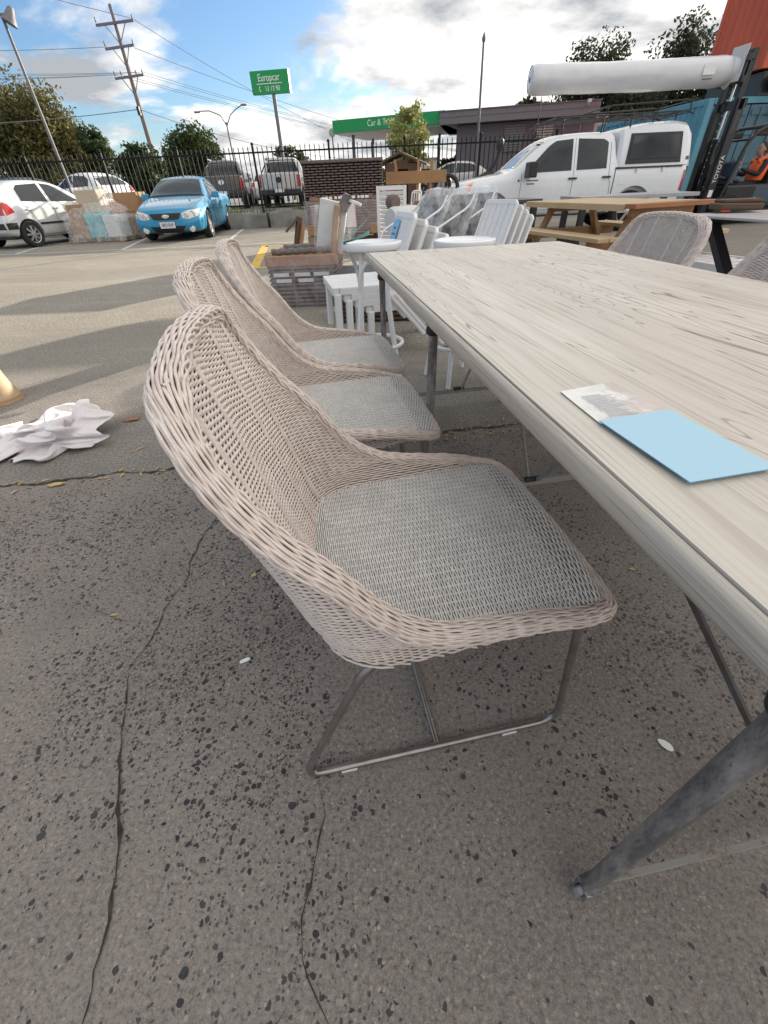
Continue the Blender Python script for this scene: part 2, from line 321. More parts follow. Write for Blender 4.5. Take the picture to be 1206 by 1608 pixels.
# ------------------------------------------------------------------ mesh helpers
class MB:
    def __init__(s): s.v = []; s.f = []; s.m = []
    def add(s, vs, fs, mi=0):
        o = len(s.v); s.v += [tuple(p) for p in vs]; s.f += [tuple(i + o for i in f) for f in fs]; s.m += [mi] * len(fs); return s
    def box(s, c, d, rot=None, mi=0, taper=1.0):
        x, y, z = d[0] / 2, d[1] / 2, d[2] / 2
        P = [Vector(p) for p in ((-x, -y, -z), (x, -y, -z), (x, y, -z), (-x, y, -z), (-x * taper, -y * taper, z), (x * taper, -y * taper, z), (x * taper, y * taper, z), (-x * taper, y * taper, z))]
        if rot is not None:
            q = rot if isinstance(rot, Matrix) else Matrix.Rotation(rot, 3, 'Z'); P = [q @ p for p in P]
        c = Vector(c)
        return s.add([p + c for p in P], [(3, 2, 1, 0), (4, 5, 6, 7), (0, 1, 5, 4), (1, 2, 6, 5), (2, 3, 7, 6), (3, 0, 4, 7)], mi)
    def bar(s, a, b, w, h, up=(0, 0, 1), mi=0):
        a, b = Vector(a), Vector(b); d = b - a; L = d.length; x = d / L; u = Vector(up)
        if abs(x.dot(u)) > .99: u = Vector((0, 1, 0))
        y = u.cross(x).normalized(); z = x.cross(y)
        return s.box((a + b) / 2, (L, w, h), Matrix((x, y, z)).transposed(), mi)
    def tube(s, pts, r, n=8, cap=True, mi=0, closed=False):
        pts = [Vector(p) for p in pts]; N = len(pts); rs = r if isinstance(r, (list, tuple)) else [r] * N
        T = []
        for i in range(N):
            if closed: t = pts[(i + 1) % N] - pts[i - 1]
            else: t = pts[min(i + 1, N - 1)] - pts[max(i - 1, 0)]
            T.append(t.normalized())
        ref = Vector((0, 0, 1)) if abs(T[0].z) < .9 else Vector((1, 0, 0))
        u = (ref - T[0] * ref.dot(T[0])).normalized(); vs = []
        for i in range(N):
            u = (u - T[i] * u.dot(T[i])).normalized(); w = T[i].cross(u)
            for k in range(n):
                a = 2 * math.pi * k / n; vs.append(pts[i] + (u * math.cos(a) + w * math.sin(a)) * rs[i])
        fs = []
        for i in range(N if closed else N - 1):
            j = (i + 1) % N
            for k in range(n): fs.append((i * n + k, i * n + (k + 1) % n, j * n + (k + 1) % n, j * n + k))
        if cap and not closed: fs += [tuple(range(n))[::-1], tuple((N - 1) * n + k for k in range(n))]
        return s.add(vs, fs, mi)
    def lathe(s, prof, n=24, o=(0, 0, 0), ax='z', mi=0, cap=True):
        vs = []; o = Vector(o)
        for r, z in prof:
            for k in range(n):
                a = 2 * math.pi * k / n; c, d = r * math.cos(a), r * math.sin(a)
                vs.append(o + Vector({'z': (c, d, z), 'x': (z, c, d), 'y': (c, z, d)}[ax]))
        fs = [(i * n + k, i * n + (k + 1) % n, (i + 1) * n + (k + 1) % n, (i + 1) * n + k) for i in range(len(prof) - 1) for k in range(n)]
        if cap: fs += [tuple(range(n))[::-1], tuple((len(prof) - 1) * n + k for k in range(n))]
        return s.add(vs, fs, mi)
    def prism(s, poly, h, T, mi=0):
        """poly: 2-D points; T maps (a, b, c) to 3-D with c in 0..h"""
        n = len(poly); vs = [T(a, b, 0) for a, b in poly] + [T(a, b, h) for a, b in poly]
        return s.add(vs, [tuple(range(n))[::-1], tuple(range(n, 2 * n))] + [(i, (i + 1) % n, n + (i + 1) % n, n + i) for i in range(n)], mi)
    def grid(s, fn, nu, nv, mi=0, cu=False):
        vs = [fn(i / nu if cu else i / (nu - 1), j / (nv - 1)) for i in range(nu) for j in range(nv)]
        fs = [(i * nv + j, ((i + 1) % nu) * nv + j, ((i + 1) % nu) * nv + j + 1, i * nv + j + 1) for i in range(nu if cu else nu - 1) for j in range(nv - 1)]
        return s.add(vs, fs, mi)
    def build(s, name, mats, parent=None, smooth=None, bevel=0., loc=None, seg=2):
        me = bpy.data.meshes.new(name); me.from_pydata(s.v, [], s.f)
        mats = mats if isinstance(mats, (list, tuple)) else [mats]
        for m_ in mats: me.materials.append(m_)
        if len(mats) > 1: me.polygons.foreach_set('material_index', s.m)
        return link(name, me, parent, smooth, bevel, loc, seg)
def fix(me):
    bm = bmesh.new(); bm.from_mesh(me); bmesh.ops.recalc_face_normals(bm, faces=bm.faces); bm.to_mesh(me); bm.free()
def link(name, me, parent=None, smooth=None, bevel=0., loc=None, seg=2, recalc=True):
    if recalc: fix(me)
    if smooth is not None:
        me.polygons.foreach_set('use_smooth', [True] * len(me.polygons))
        if smooth < 180: me.set_sharp_from_angle(angle=R(smooth))
    o = bpy.data.objects.new(name, me); COL.objects.link(o)
    if parent is not None: o.parent = parent
    if loc is not None: o.location = loc
    if bevel:
        b = o.modifiers.new('bevel', 'BEVEL'); b.width = bevel; b.segments = seg; b.limit_method = 'ANGLE'; b.angle_limit = R(35)
    return o
def tag(o, label, cat, group=None, kind=None):
    if label: o['label'] = label
    if cat: o['category'] = cat
    if group: o['group'] = group
    if kind: o['kind'] = kind
    return o
def thing(name, label, cat, loc=(0, 0, 0), rz=0., group=None):
    o = bpy.data.objects.new(name, None); COL.objects.link(o); o.empty_display_size = .1
    o.location = loc; o.rotation_euler = (0, 0, rz); return tag(o, label, cat, group)
def copy_tree(o, parent=None):
    c = o.copy(); COL.objects.link(c)
    if parent is not None: c.parent = parent
    for ch in list(o.children): copy_tree(ch, c)
    return c
def dup(o, loc, rz, label):
    c = copy_tree(o); c.location = loc; c.rotation_euler = (0, 0, rz); c['label'] = label; return c
def baked(o):
    dg = bpy.context.evaluated_depsgraph_get(); dg.update(); me = bpy.data.meshes.new_from_object(o.evaluated_get(dg)); return me
def text(name, s, size, mat_, parent, M4, ext=.002, align='CENTER', squeeze=1., shear=0.):
    cu = bpy.data.curves.new(name, 'FONT'); cu.body = s; cu.size = size; cu.extrude = ext; cu.align_x = align; cu.align_y = 'CENTER'; cu.shear = shear
    to = bpy.data.objects.new(name, cu); COL.objects.link(to); me = baked(to); bpy.data.objects.remove(to)
    for v in me.vertices: v.co.x *= squeeze
    me.transform(M4); me.materials.clear(); me.materials.append(mat_)
    return link(name, me, parent, recalc=False)
def tubes_np(paths, r, n=4):
    """paths: array (K, P, 3); frames per path from a given up. Returns verts, faces."""
    K, P, _ = paths.shape
    T = np.empty_like(paths); T[:, 1:-1] = paths[:, 2:] - paths[:, :-2]; T[:, 0] = paths[:, 1] - paths[:, 0]; T[:, -1] = paths[:, -1] - paths[:, -2]
    T /= np.linalg.norm(T, axis=2, keepdims=True) + 1e-12
    return T
def strand_mesh(name, groups, mats, parent):
    """groups: list of (paths[K,P,3], normals[K,P,3], radius, flat, material index)"""
    V = []; F = []; MI = []; off = 0
    for paths, nor, r, flat, mi in groups:
        K, P, _ = paths.shape; n = 5
        T = tubes_np(paths, r); nor = nor - T * (nor * T).sum(2, keepdims=True); nor /= np.linalg.norm(nor, axis=2, keepdims=True) + 1e-12
        B = np.cross(T, nor)
        a = np.arange(n) * 2 * np.pi / n + np.pi / 2
        ring = paths[:, :, None, :] + r * (np.cos(a)[None, None, :, None] * B[:, :, None, :] + flat * np.sin(a)[None, None, :, None] * nor[:, :, None, :])
        V.append(ring.reshape(-1, 3))
        k, p, q = np.meshgrid(np.arange(K), np.arange(P - 1), np.arange(n), indexing='ij')
        b0 = off + (k * P + p) * n
        f = np.stack([b0 + q, b0 + (q + 1) % n, b0 + n + (q + 1) % n, b0 + n + q], -1).reshape(-1, 4)
        F.append(f); MI.append(np.full(len(f), mi)); off += K * P * n
    V = np.concatenate(V); F = np.concatenate(F); MI = np.concatenate(MI)
    me = np_mesh(name, V, F, MI, mats)
    return link(name, me, parent, smooth=180, recalc=False)
def np_mesh(name, V, F, MI, mats):
    me = bpy.data.meshes.new(name); k = F.shape[1]
    me.vertices.add(len(V)); me.vertices.foreach_set('co', V.astype(np.float32).ravel())
    me.loops.add(F.size); me.loops.foreach_set('vertex_index', F.astype(np.int32).ravel())
    me.polygons.add(len(F)); me.polygons.foreach_set('loop_start', np.arange(0, F.size, k, dtype=np.int32)); me.polygons.foreach_set('loop_total', np.full(len(F), k, dtype=np.int32))
    for m_ in (mats if isinstance(mats, (list, tuple)) else [mats]): me.materials.append(m_)
    if MI is not None: me.polygons.foreach_set('material_index', MI.astype(np.int32))
    me.update(calc_edges=True); me.validate(); return me
def struct(o): o['kind'] = 'structure'; return o
def arc_pts(pts, r, n=5):
    """round the corners of a 3-D polyline"""
    pts = [Vector(p) for p in pts]; out = [pts[0]]
    for i in range(1, len(pts) - 1):
        p, a, b = pts[i], (pts[i - 1] - pts[i]), (pts[i + 1] - pts[i]); d = min(r, a.length * .49, b.length * .49)
        A, B = p + a.normalized() * d, p + b.normalized() * d
        for k in range(n + 1):
            t = k / n; out.append(A * (1 - t) ** 2 + p * 2 * t * (1 - t) + B * t * t)
    out.append(pts[-1]); return out

# ================================================================== SETTING
g = MB(); g.box((0, 900, -.05), (5000, 2400, .1)); struct(g.build('ground', M['ground']))
g = MB(); g.box((0, 58, .2), (300, 80, .4)); struct(g.build('rental_yard', M['yard']))
for k, (x0, x1, h) in enumerate(((-30, -3.55, .43), (-3.45, 12, .46))):
    b = MB(); n = int((x1 - x0) / .35)
    def kerbfn(a, t, x0=x0, x1=x1, h=h):
        x = x0 + (x1 - x0) * a; pr = [(17.42, 0), (17.44, h - .05), (17.49, h), (18.05, h), (18.05, 0)][round(t * 4)]
        e = .025 * math.sin(x * 3.1 + pr[1] * 9) + .015 * math.sin(x * 11.3)
        return (x, pr[0] + e, pr[1] + (e * .8 if pr[1] > .1 else 0))
    b.grid(kerbfn, n, 5); b.box((x0 + .01 if k else x1 - .01, 17.75, h / 2 - .02), (.02, .56, h - .06)); struct(b.build('kerb', M['concrete_kerb'], smooth=40))

def strip_mesh(name, pts, w, m_, z=.004, jag=.0, mn=.0):
    """a painted line or crack lying on the ground"""
    b = MB(); P = [Vector((p[0], p[1], 0)) for p in pts]; L = []
    for i in range(len(P) - 1):
        n = max(2, int((P[i + 1] - P[i]).length / (.02 if jag else .5)))
        L += [P[i].lerp(P[i + 1], k / n) for k in range(n)]
    L.append(P[-1]); vs = []
    off = 0.
    for i, p in enumerate(L):
        t = (L[min(i + 1, len(L) - 1)] - L[max(i - 1, 0)]).normalized(); nn = Vector((-t.y, t.x, 0))
        off = off * .8 + random.uniform(-jag, jag); ww = w * (1 if not jag else max(mn, random.uniform(.3, 1.5) * (.5 + .8 * abs(math.sin(i * .13 + len(L))))))
        if jag and (i < 3 or i > len(L) - 4): ww *= .3
        for sgn in (-1, 1): q = p + nn * (off + sgn * ww / 2); vs.append((q.x, q.y, z))
    b.add(vs, [(2 * i, 2 * i + 1, 2 * i + 3, 2 * i + 2) for i in range(len(L) - 1)])
    return struct(b.build(name, m_))
strip_mesh('ground_crack', [(-2.4, 1.50), (-1.72, 1.57), (-1.4, 1.62), (-.98, 1.67), (-.38, 1.80), (.3, 1.90), (.77, 1.96), (1.6, 2.08), (2.6, 2.24)], .012, M['crack'], jag=.008, mn=.004)
strip_mesh('ground_crack', [(-.64, 1.32), (-.685, 1.15), (-.665, .95), (-.685, .77), (-.70, .62)], .0035, M['crack'], jag=.005)
strip_mesh('ground_crack', [(-.70, .62), (-.66, .48), (-.61, .36), (-.57, .29), (-.53, .20), (-.515, .14), (-.50, .04), (-.52, -.1)], .0056, M['crack'], jag=.0045, mn=.0015)
strip_mesh('ground_crack', [(-.665, .50), (-.62, .40), (-.60, .33)], .002, M['crack'], jag=.005)
strip_mesh('ground_crack', [(-.535, .21), (-.56, .16), (-.55, .10)], .002, M['crack'], jag=.005)
strip_mesh('ground_crack', [(-.68, .78), (-.80, .80), (-.95, .86)], .0018, M['crack'], jag=.006)
strip_mesh('ground_crack', [(-.17, .35), (-.155, .28), (-.16, .2), (-.17, .13), (-.15, .06), (-.12, .01), (-.1, -.08)], .0022, M['crack'], jag=.005)
strip_mesh('ground_crack', [(-.155, .06), (-.2, .02), (-.27, .0)], .002, M['crack'], jag=.004)
for a in ([(-10.1, 12.1), (-5.2, 12.05)], [(-8.75, 12.1), (-10.2, 17.3)], [(-6.1, 12.1), (-7.35, 17.3)], [(-3.65, 12.1), (-4.4, 17.3)], [(-1.3, 12.1), (-1.6, 17.3)], [(-5.2, 12.05), (1.2, 11.9)]):
    strip_mesh('parking_line', a, .09, M['paint_line'])
strip_mesh('painted_marking', [(-2.5, 11.6), (-1.98, 8.0), (-1.55, 8.05)], .17, M['paint_yellow'])
strip_mesh('painted_marking', [(-2.45, 11.3), (-1.2, 11.2)], .17, M['paint_yellow'])

# ------------------------------------------------------------------ palisade fence
fn = thing('palisade_fence', 'black iron picket fence with spear tips along the back of the parking bays', 'fence', (0, 17.8, 0))
px0 = -3.7 - 2.45 * 6
for k in range(13):
    x = px0 + 2.45 * k
    b = MB(); b.box((x, 0, 1.28), (.065, .065, 1.74)); b.lathe([(.01, 2.15), (.045, 2.17), (.05, 2.20), (.03, 2.235), (.0, 2.24)], 10, (x, 0, 0)); b.build('fence_post', M['black_metal'], fn)
    if k == 12: break
    for z in (.63, 1.99): b = MB(); b.box((x + 1.225, 0, z), (2.40, .042, .042)); b.build('fence_rail', M['black_metal'], fn)
    b = MB(); n = 15
    for j in range(1, n + 1):
        q = x + 2.45 * j / (n + 1); b.box((q, -.03, 1.33), (.026, .018, 1.50)); b.box((q, -.03, 2.115), (.036, .024, .07), taper=.1)
    b.build('picket_panel', M['black_metal'], fn)
# grass on the kerb
def tufts(name, n, xr, yr, z, hmin, hmax, m_):
    xs = rng.uniform(*xr, n); ys = rng.uniform(*yr, n); den = (np.sin(xs * 2.3) + np.sin(xs * 5.1 + 1) + 2) / 4; keep = rng.random(n) < den ** 1.2
    xs, ys = xs[keep], ys[keep]; n = len(xs); h = rng.uniform(hmin, hmax, n); a = rng.uniform(0, 6.28, n); w = .012
    dx, dy = np.cos(a), np.sin(a); lean = rng.uniform(.0, .5, n) * h
    b0 = np.stack([xs - dx * w, ys - dy * w, np.full(n, z)], 1); b1 = np.stack([xs + dx * w, ys + dy * w, np.full(n, z)], 1); tp = np.stack([xs - dy * lean, ys + dx * lean, z + h], 1)
    V = np.stack([b0, b1, tp], 1).reshape(-1, 3); F = np.arange(3 * n).reshape(-1, 3)
    return link(name, np_mesh(name, V, F, None, m_), recalc=False)
tag(tufts('grass', 6000, (-14, 8), (17.55, 18.3), .42, .06, .26, M['grass']), 'tufts of dry green grass on the kerb under the picket fence', 'grass', kind='stuff')

# ------------------------------------------------------------------ trees
def tree(name, label, loc, r, hc, m_, n=3500, leaf=.22, trunk_r=.2, clumps=60, group=None, cone=False, hang=0., squash=None, limbs=7):
    """r = crown radii (x, y, z); hc = crown centre height"""
    t = thing(name, label, 'tree' if 'bush' not in name else 'bush', loc, 0, group)
    lr = np.random.default_rng(abs(hash(label)) % 1000 if False else sum(map(ord, label)))
    d = lr.normal(size=(clumps, 3)); d /= np.linalg.norm(d, axis=1, keepdims=True); rad = lr.uniform(.35, 1.0, (clumps, 1)) ** .6
    c = d * rad * np.array(r) * lr.uniform(.82, 1.08, (clumps, 1))
    if cone: c[:, :2] *= np.clip(1.15 - (c[:, 2:3] / r[2] + 1) / 2 * .75, .2, 1.2)
    c[:, 2] += hc
    per = n // clumps; cr = min(r) * lr.uniform(.22, .42, (clumps, 1, 1))
    o = lr.normal(size=(clumps, per, 3)); o /= np.linalg.norm(o, axis=2, keepdims=True) + 1e-9; o *= lr.random((clumps, per, 1)) ** .45 * cr * np.array([1.15, 1.15, .8]); 
    P = (c[:, None, :] + o).reshape(-1, 3)
    if hang: P[:, 2] -= lr.random(len(P)) ** 2 * hang
    P = P[P[:, 2] > .15]
    N = len(P); u = lr.normal(size=(N, 3)); u /= np.linalg.norm(u, axis=1, keepdims=True)
    w = lr.normal(size=(N, 3)); w -= u * (w * u).sum(1, keepdims=True); w /= np.linalg.norm(w, axis=1, keepdims=True)
    s = leaf * lr.uniform(.5, 1.25, (N, 1)); u *= s; w *= s * .55
    V = np.stack([P - u, P - w * .9 + u * .1, P + u, P + w + u * .1], 1).reshape(-1, 3)
    link('crown', np_mesh('crown', V, np.arange(4 * N).reshape(-1, 4), None, m_), t, recalc=False)
    b = MB(); top = Vector((0, 0, hc)); b.tube([(0, 0, -.1), (.03 * r[0], 0, hc * .35), (0, .02 * r[1], hc * .7), tuple(top)], [trunk_r, trunk_r * .8, trunk_r * .6, trunk_r * .3], 8)
    for k in range(limbs):
        e = Vector(c[lr.integers(clumps)]); s0 = Vector((0, 0, hc * lr.uniform(.3, .75))); md = s0.lerp(e, .5) + Vector((0, 0, .12 * r[2]))
        b.tube([s0, md, e], [trunk_r * .45, trunk_r * .3, trunk_r * .1], 6)
    b.build('trunk', M['bark'], t, smooth=60); return t
tree('spreading_tree', 'large spreading olive green tree behind the fence at far left', (-30.2, 50, .3), (4.9, 4.5, 3.4), 5.6, M['fol_olive'], 26000, .18, .35, 190, hang=1.6)
tree('spreading_tree', 'low olive green tree skirt filling in beside the large spreading tree', (-26.6, 49, .3), (2.2, 3, 1.9), 2.9, M['fol_olive'], 5000, .22, .2, 60)
tree('round_tree', 'small grey green tree between the light pole and the utility pole', (-24.6, 50, .3), (1.4, 1.5, 1.7), 4.0, M['fol_mid'], 9000, .13, .15, 60)
tree('clipped_bush', 'dense dark clipped bush just behind the fence left of the blue car', (-11.75, 28, .3), (1.2, 1.1, 1.4), 1.35, M['fol_dark'], 9000, .12, .1, 110)
tree('round_tree', 'dense dark round tree behind the bronze utility at the street lamp', (-14.3, 45, .3), (2.35, 2.3, 2.2), 2.65, M['fol_dark'], 18000, .14, .2, 120)
tree('round_tree', 'small dark tree peeping over the silver utility beside the sign pole', (-5.75, 40, .3), (1.1, 1.1, 1.2), 2.0, M['fol_dark'], 6000, .12, .12, 45)
tree('small_tree', 'slender yellow green tree standing in front of the green canopy', (1.85, 24, .3), (1.0, .9, 1.15), 2.3, M['fol_lime'], 2300, .10, .06, 44, limbs=10)
tree('gum_tree', 'dark gum tree behind the grey building above the middle of the white roll', (17.4, 45, .2), (2.9, 3, 2.9), 6.0, M['fol_gum'], 11000, .15, .3, 60, hang=1.5)
tree('gum_tree', 'dark gum tree rising between the white roll and the orange container', (25.6, 46, .2), (3.6, 3.5, 3.0), 6.9, M['fol_gum'], 14000, .16, .35, 66, hang=2.)
tree('gum_tree', 'low dark tree seen under the white roll above the roof rack', (21.5, 42, .2), (5.5, 3, 1.7), 4.3, M['fol_gum'], 12000, .17, .3, 80, hang=1.)
tree('gum_tree', 'dark tree tips showing above the grey building roof left of the roll', (13.6, 46, .2), (2.2, 2, 1.2), 4.7, M['fol_gum'], 2600, .22, .25, 36)
tree('small_tree', 'green shrub beside the grey building under the canopy', (5.3, 34, .3), (.9, .9, .8), 1.2, M['fol_dark'], 2200, .13, .08, 30)
def treeline():
    n = 16000; x = rng.uniform(-75, 60, n); hgt = 1.9 + 1.1 * np.sin(x * .21) + .9 * np.sin(x * .53 + 1) + .5 * np.sin(x * 1.7)
    z = rng.random(n) ** .8 * np.clip(hgt, .8, 5); P = np.stack([x, rng.uniform(84, 92, n), z + .3], 1)
    u = rng.normal(size=(n, 3)); w = rng.normal(size=(n, 3)); u *= .38 / np.linalg.norm(u, axis=1, keepdims=True); w *= .26 / np.linalg.norm(w, axis=1, keepdims=True)
    V = np.stack([P - u, P - w, P + u, P + w], 1).reshape(-1, 3)
    return link('distant_treeline', np_mesh('distant_treeline', V, np.arange(4 * n).reshape(-1, 4), None, M['fol_mid']), recalc=False)
tag(treeline(), 'low distant line of trees along the horizon beyond the car yard', 'trees', kind='stuff')
def far_block(label, x0, x1, y, z, m_):
    t = thing('distant_building', label, 'building', ((x0 + x1) / 2, y, .3)); w = x1 - x0
    b = MB(); b.box((0, 0, z / 2), (w, 6, z)); b.build('wall', m_, t)
    b = MB(); b.box((0, 0, z + .12), (w + .3, 6.3, .24)); b.build('roof', M['bld_grey2'], t)
    n = max(2, int(w / 2.5))
    for k in range(n):
        b = MB(); b.box((-w / 2 + (k + .5) * w / n, -3.02, z * .55), (w / n * .55, .06, z * .35)); b.build('window', M['car_glass'], t)
far_block('pale low building far behind between the two utilities', -14.0, -8.2, 78, 4.0, M['brick_l'])
far_block('dull low shed far behind at the right of the canopy', 3.5, 8.5, 70, 3.0, M['brick_l'])

# ------------------------------------------------------------------ poles, wires, lamps
lp = thing('floodlight_pole', 'tall grey pole with a single floodlight at the far left', 'light pole', (-11.2, 20, .3))
b = MB(); b.tube([(0, 0, 0), (0, 0, 5.3)], [.06, .04], 10); b.build('pole', M['grey_pole'], lp, smooth=60)
b = MB(); b.box((0, 0, 5.3), (.3, .06, .05)); b.build('bracket', M['grey_pole'], lp)
b = MB(); q = Matrix.Rotation(R(28), 3, 'Y') @ Matrix.Rotation(R(-14), 3, 'X'); b.lathe([(.06, .2), (.09, .16), (.13, 0), (.21, -.2), (.2, -.21), (.0, -.15)], 14)
b.v = [tuple(q @ Vector(p) + Vector((.26, 0, 5.28))) for p in b.v]; b.build('lamp_head', M['grey_pole'], lp, smooth=40)
b = MB(); b.tube([(-.15, 0, 5.3), (-.15, 0, 5.62)], .06, 8); b.build('bracket_post', M['grey_pole'], lp)

up = thing('utility_pole', 'leaning timber power pole with three crossarms behind the fence', 'power pole', (-17.5, 45, .3), R(-4))
b = MB(); b.tube([(0, 0, 0), (.0, 0, 11.3)], [.2, .11], 10); b.build('pole', M['wood_pole'], up, smooth=60)
ARMS = [(10.35, -1.35, 1.45, -.05), (9.2, -1.2, 1.0, 0), (7.7, -1.15, 1.1, 0)]
INS = []
for k, (z, a, c, s) in enumerate(ARMS):
    tl = -.05 if k != 1 else .02
    b = MB(); b.bar((a, -.14, z), (c, -.14, z + .12), .11, .13); b.build('crossarm', M['crossarm'], up)
    b = MB(); b.bar((0, -.1, z - .95), (a * .55, -.12, z), .03, .05); b.bar((0, -.1, z - .95), (c * .55, -.12, z + .04), .03, .05); b.build('brace', M['grey_pole'], up)
    for xx in ((a + .05, c - .05) if k < 2 else (a + .05, a + .55, c - .55, c - .05)):
        b = MB(); b.lathe([(.02, 0), (.03, .05), (.06, .10), (.035, .16), (.055, .22), (.03, .30)], 8, (xx, -.14, z + .1)); b.build('insulator', M['grey_pole'], up, smooth=50); INS.append((xx, z + .35, k))
b = MB(); b.box((-.02, -.22, 5.9), (.2, .2, .5)); b.build('terminal_box', M['blk'], up)
b = MB(); b.tube([(0, -.13, 5.6), (.03, -.15, 2.4)], .035, 6); b.build('conduit', M['grey_pole'], up)
def wire(a, c, sag, label, r=.022):
    a, c = Vector(a), Vector(c); b = MB(); b.tube([a.lerp(c, k / 24) - Vector((0, 0, sag * 4 * (k / 24) * (1 - k / 24))) for k in range(25)], r * .62, 5)
    tag(b.build('power_line', M['wire'], smooth=90), label, 'wire', 'overhead power lines')
lab = ['topmost thin overhead wire leaving the upper crossarm', 'overhead wire leaving the middle crossarm', 'overhead wire from the lowest crossarm']
wire((-16.2, 44.9, 10.9), (2.5, 62, 3.6), .6, 'top overhead wire sloping down right towards the green sign', .026); wire((-16.2, 44.9, 10.9), (-36, 33, 14.5), .4, 'top overhead wire running from the upper crossarm to the upper left', .026)
wire((-18.5, 44.9, 9.6), (-52, 44, 11.2), .5, 'overhead wire running left from the middle crossarm', .024); wire((-16.6, 44.9, 9.5), (12, 70, 4.2), .6, 'overhead wire running right from the middle crossarm', .024)
for k, (dx, dz) in enumerate(((-1.1, 0), (-.55, 0), (.55, .05), (1.05, .08))):
    s = ('outermost left', 'inner left', 'inner right', 'outermost right')[k]
    wire((-17.5 + dx, 44.9, 8.2 + dz), (-52, 42 + k * .8, 9.3 + k * .35), .5, 'overhead wire running left from the %s insulator of the lowest crossarm' % s, .02); wire((-17.5 + dx, 44.9, 8.2 + dz), (13, 70 + k, 3.9 + k * .12), .5, 'overhead wire running right from the %s insulator of the lowest crossarm' % s, .02)
wire((-17.5, 44.8, 6.3), (-50, 42, 6.6), .7, 'heavy drooping cable left of the power pole below its crossarms', .04); wire((-17.5, 44.8, 6.3), (3, 60, 3.2), .9, 'drooping cable right of the power pole passing behind the sign', .03)

sl2 = thing('street_lamp', 'double armed street lamp behind the bronze utility', 'street lamp', (-9.8, 40, .3))
b = MB(); b.tube([(0, 0, 0), (-.03, 0, 4.6)], [.08, .05], 10); b.build('pole', M['grey_pole'], sl2, smooth=60)
for sx, ex in ((-1, -1.75), (1, 1.25)):
    b = MB(); b.tube([(-.03, 0, 4.4), (sx * .35, 0, 4.95), (ex * .6, 0, 5.2), (ex, 0, 5.2 if sx < 0 else 5.42)], [.04, .035, .03, .03], 8); b.build('arm', M['grey_pole'], sl2, smooth=60)
    b = MB(); b.box((ex + sx * .15, 0, 5.16 if sx < 0 else 5.42), (.42, .16, .1)); b.build('lamp_head', M['grey_pole'], sl2, bevel=.03)
tp = thing('flag_pole', 'tall thin grey pole standing in front of the grey building', 'pole', (5.05, 25, .3))
b = MB(); b.tube([(0, 0, 0), (-.12, 0, 5.2)], [.065, .045], 10); b.build('shaft', M['grey_pole'], tp, smooth=60)
b = MB(); b.lathe([(.05, 5.15), (.075, 5.2), (.08, 5.27), (.03, 5.4), (.0, 5.46)], 10, (-.12, 0, 0)); b.build('finial', M['grey_pole'], tp, smooth=50)
rs = thing('round_sign', 'small round sign on a thin post left of the canopy', 'sign', (-2.05, 33, .3))
b = MB(); b.tube([(0, 0, 0), (0, 0, 3.1)], .035, 8); b.build('post', M['grey_pole'], rs, smooth=60)
b = MB(); b.lathe([(.2, -.03), (.2, .03)], 20, (0, 0, 3.25), 'y'); b.build('disc', M['brick_l'], rs)

sg = thing('pylon_sign', 'green and white rental sign on a grey post', 'sign', (-5.55, 35, .3), R(-9))
b = MB(); b.tube([(.1, 0, 0), (.1, 0, 5.25)], .115, 12); b.build('post', M['grey_pole'], sg, smooth=60)
b = MB(); b.box((0, 0, 5.72), (2.3, .3, .98)); b.build('sign_box', M['sign_green'], sg, bevel=.015)
b = MB(); b.box((1.165, 0, 5.72), (.03, .32, 1.0)); b.build('side_trim', M['sign_white'], sg)
RX = Matrix.Rotation(R(90), 4, 'X')
text('lettering', 'Europcar', .44, M['sign_white'], sg, Matrix.Translation((-.03, -.156, 5.90)) @ RX, .006, squeeze=.82)
text('phone_number', '13 13 90', .30, M['sign_white'], sg, Matrix.Translation((.12, -.156, 5.44)) @ RX, .006, squeeze=.85)
b = MB(); b.box((-.03, -.155, 5.66), (1.55, .012, .03)); b.build('underline', M['sign_white'], sg)
b = MB(); b.tube([(-.62, -.16, 5.55), (-.68, -.16, 5.5), (-.68, -.16, 5.4), (-.61, -.16, 5.34)], [.035, .02, .02, .035], 8); b.build('handset_symbol', M['sign_white'], sg)

# canopy and building behind the fence
cn = thing('rental_canopy', 'green fronted canopy with white soffit beside the grey building', 'canopy', (-1.95, 32.3, .2), math.atan2(-2.3, 6.1))
b = MB(); b.box((3.26, .1, 3.55), (6.52, .2, .52)); b.build('fascia', M['sign_green'], cn)
b = MB(); b.box((3.3, 2.9, 3.26), (6.6, 5.4, .06)); b.box((3.3, 2.9, 3.75), (6.5, 5.4, .08)); b.box((.05, 2.9, 3.52), (.1, 5.4, .46)); b.build('soffit', M['soffit'], cn)
for x, y in ((.75, 1.2), (3.2, 1.2), (.75, 4.6), (5.2, 4.6)):
    b = MB(); b.box((x, y, 1.6), (.13, .13, 3.25)); b.build('column', M['bld_grey'], cn)
text('lettering', 'Car & Truck Rental', .37, M['sign_white'], cn, Matrix.Translation((3.45, -.006, 3.56)) @ RX, .005, squeeze=.9)
bd = thing('rental_office', 'dark grey flat roofed office behind the white utility', 'building', (4.0, 30.0, .2), math.atan2(-1.75, 7.5))
def bx(name, c, d, m_, par, bevel=0): b = MB(); b.box(c, d); return b.build(name, m_, par, bevel=bevel)
bx('wall', (4.3, 3.4, 1.65), (7.0, 6.0, 3.1), M['bld_grey'], bd)
rf = bx('roof', (3.85, 3.2, 3.48), (7.9, 6.8, .5), M['bld_grey2'], bd); bx('roof_flashing', (3.85, 3.2, 3.745), (8.0, 6.9, .04), M['bld_grey'], rf)
bx('cladding_seam', (3.85, -.21, 3.5), (7.9, .012, .02), M['bld_grey'], rf)
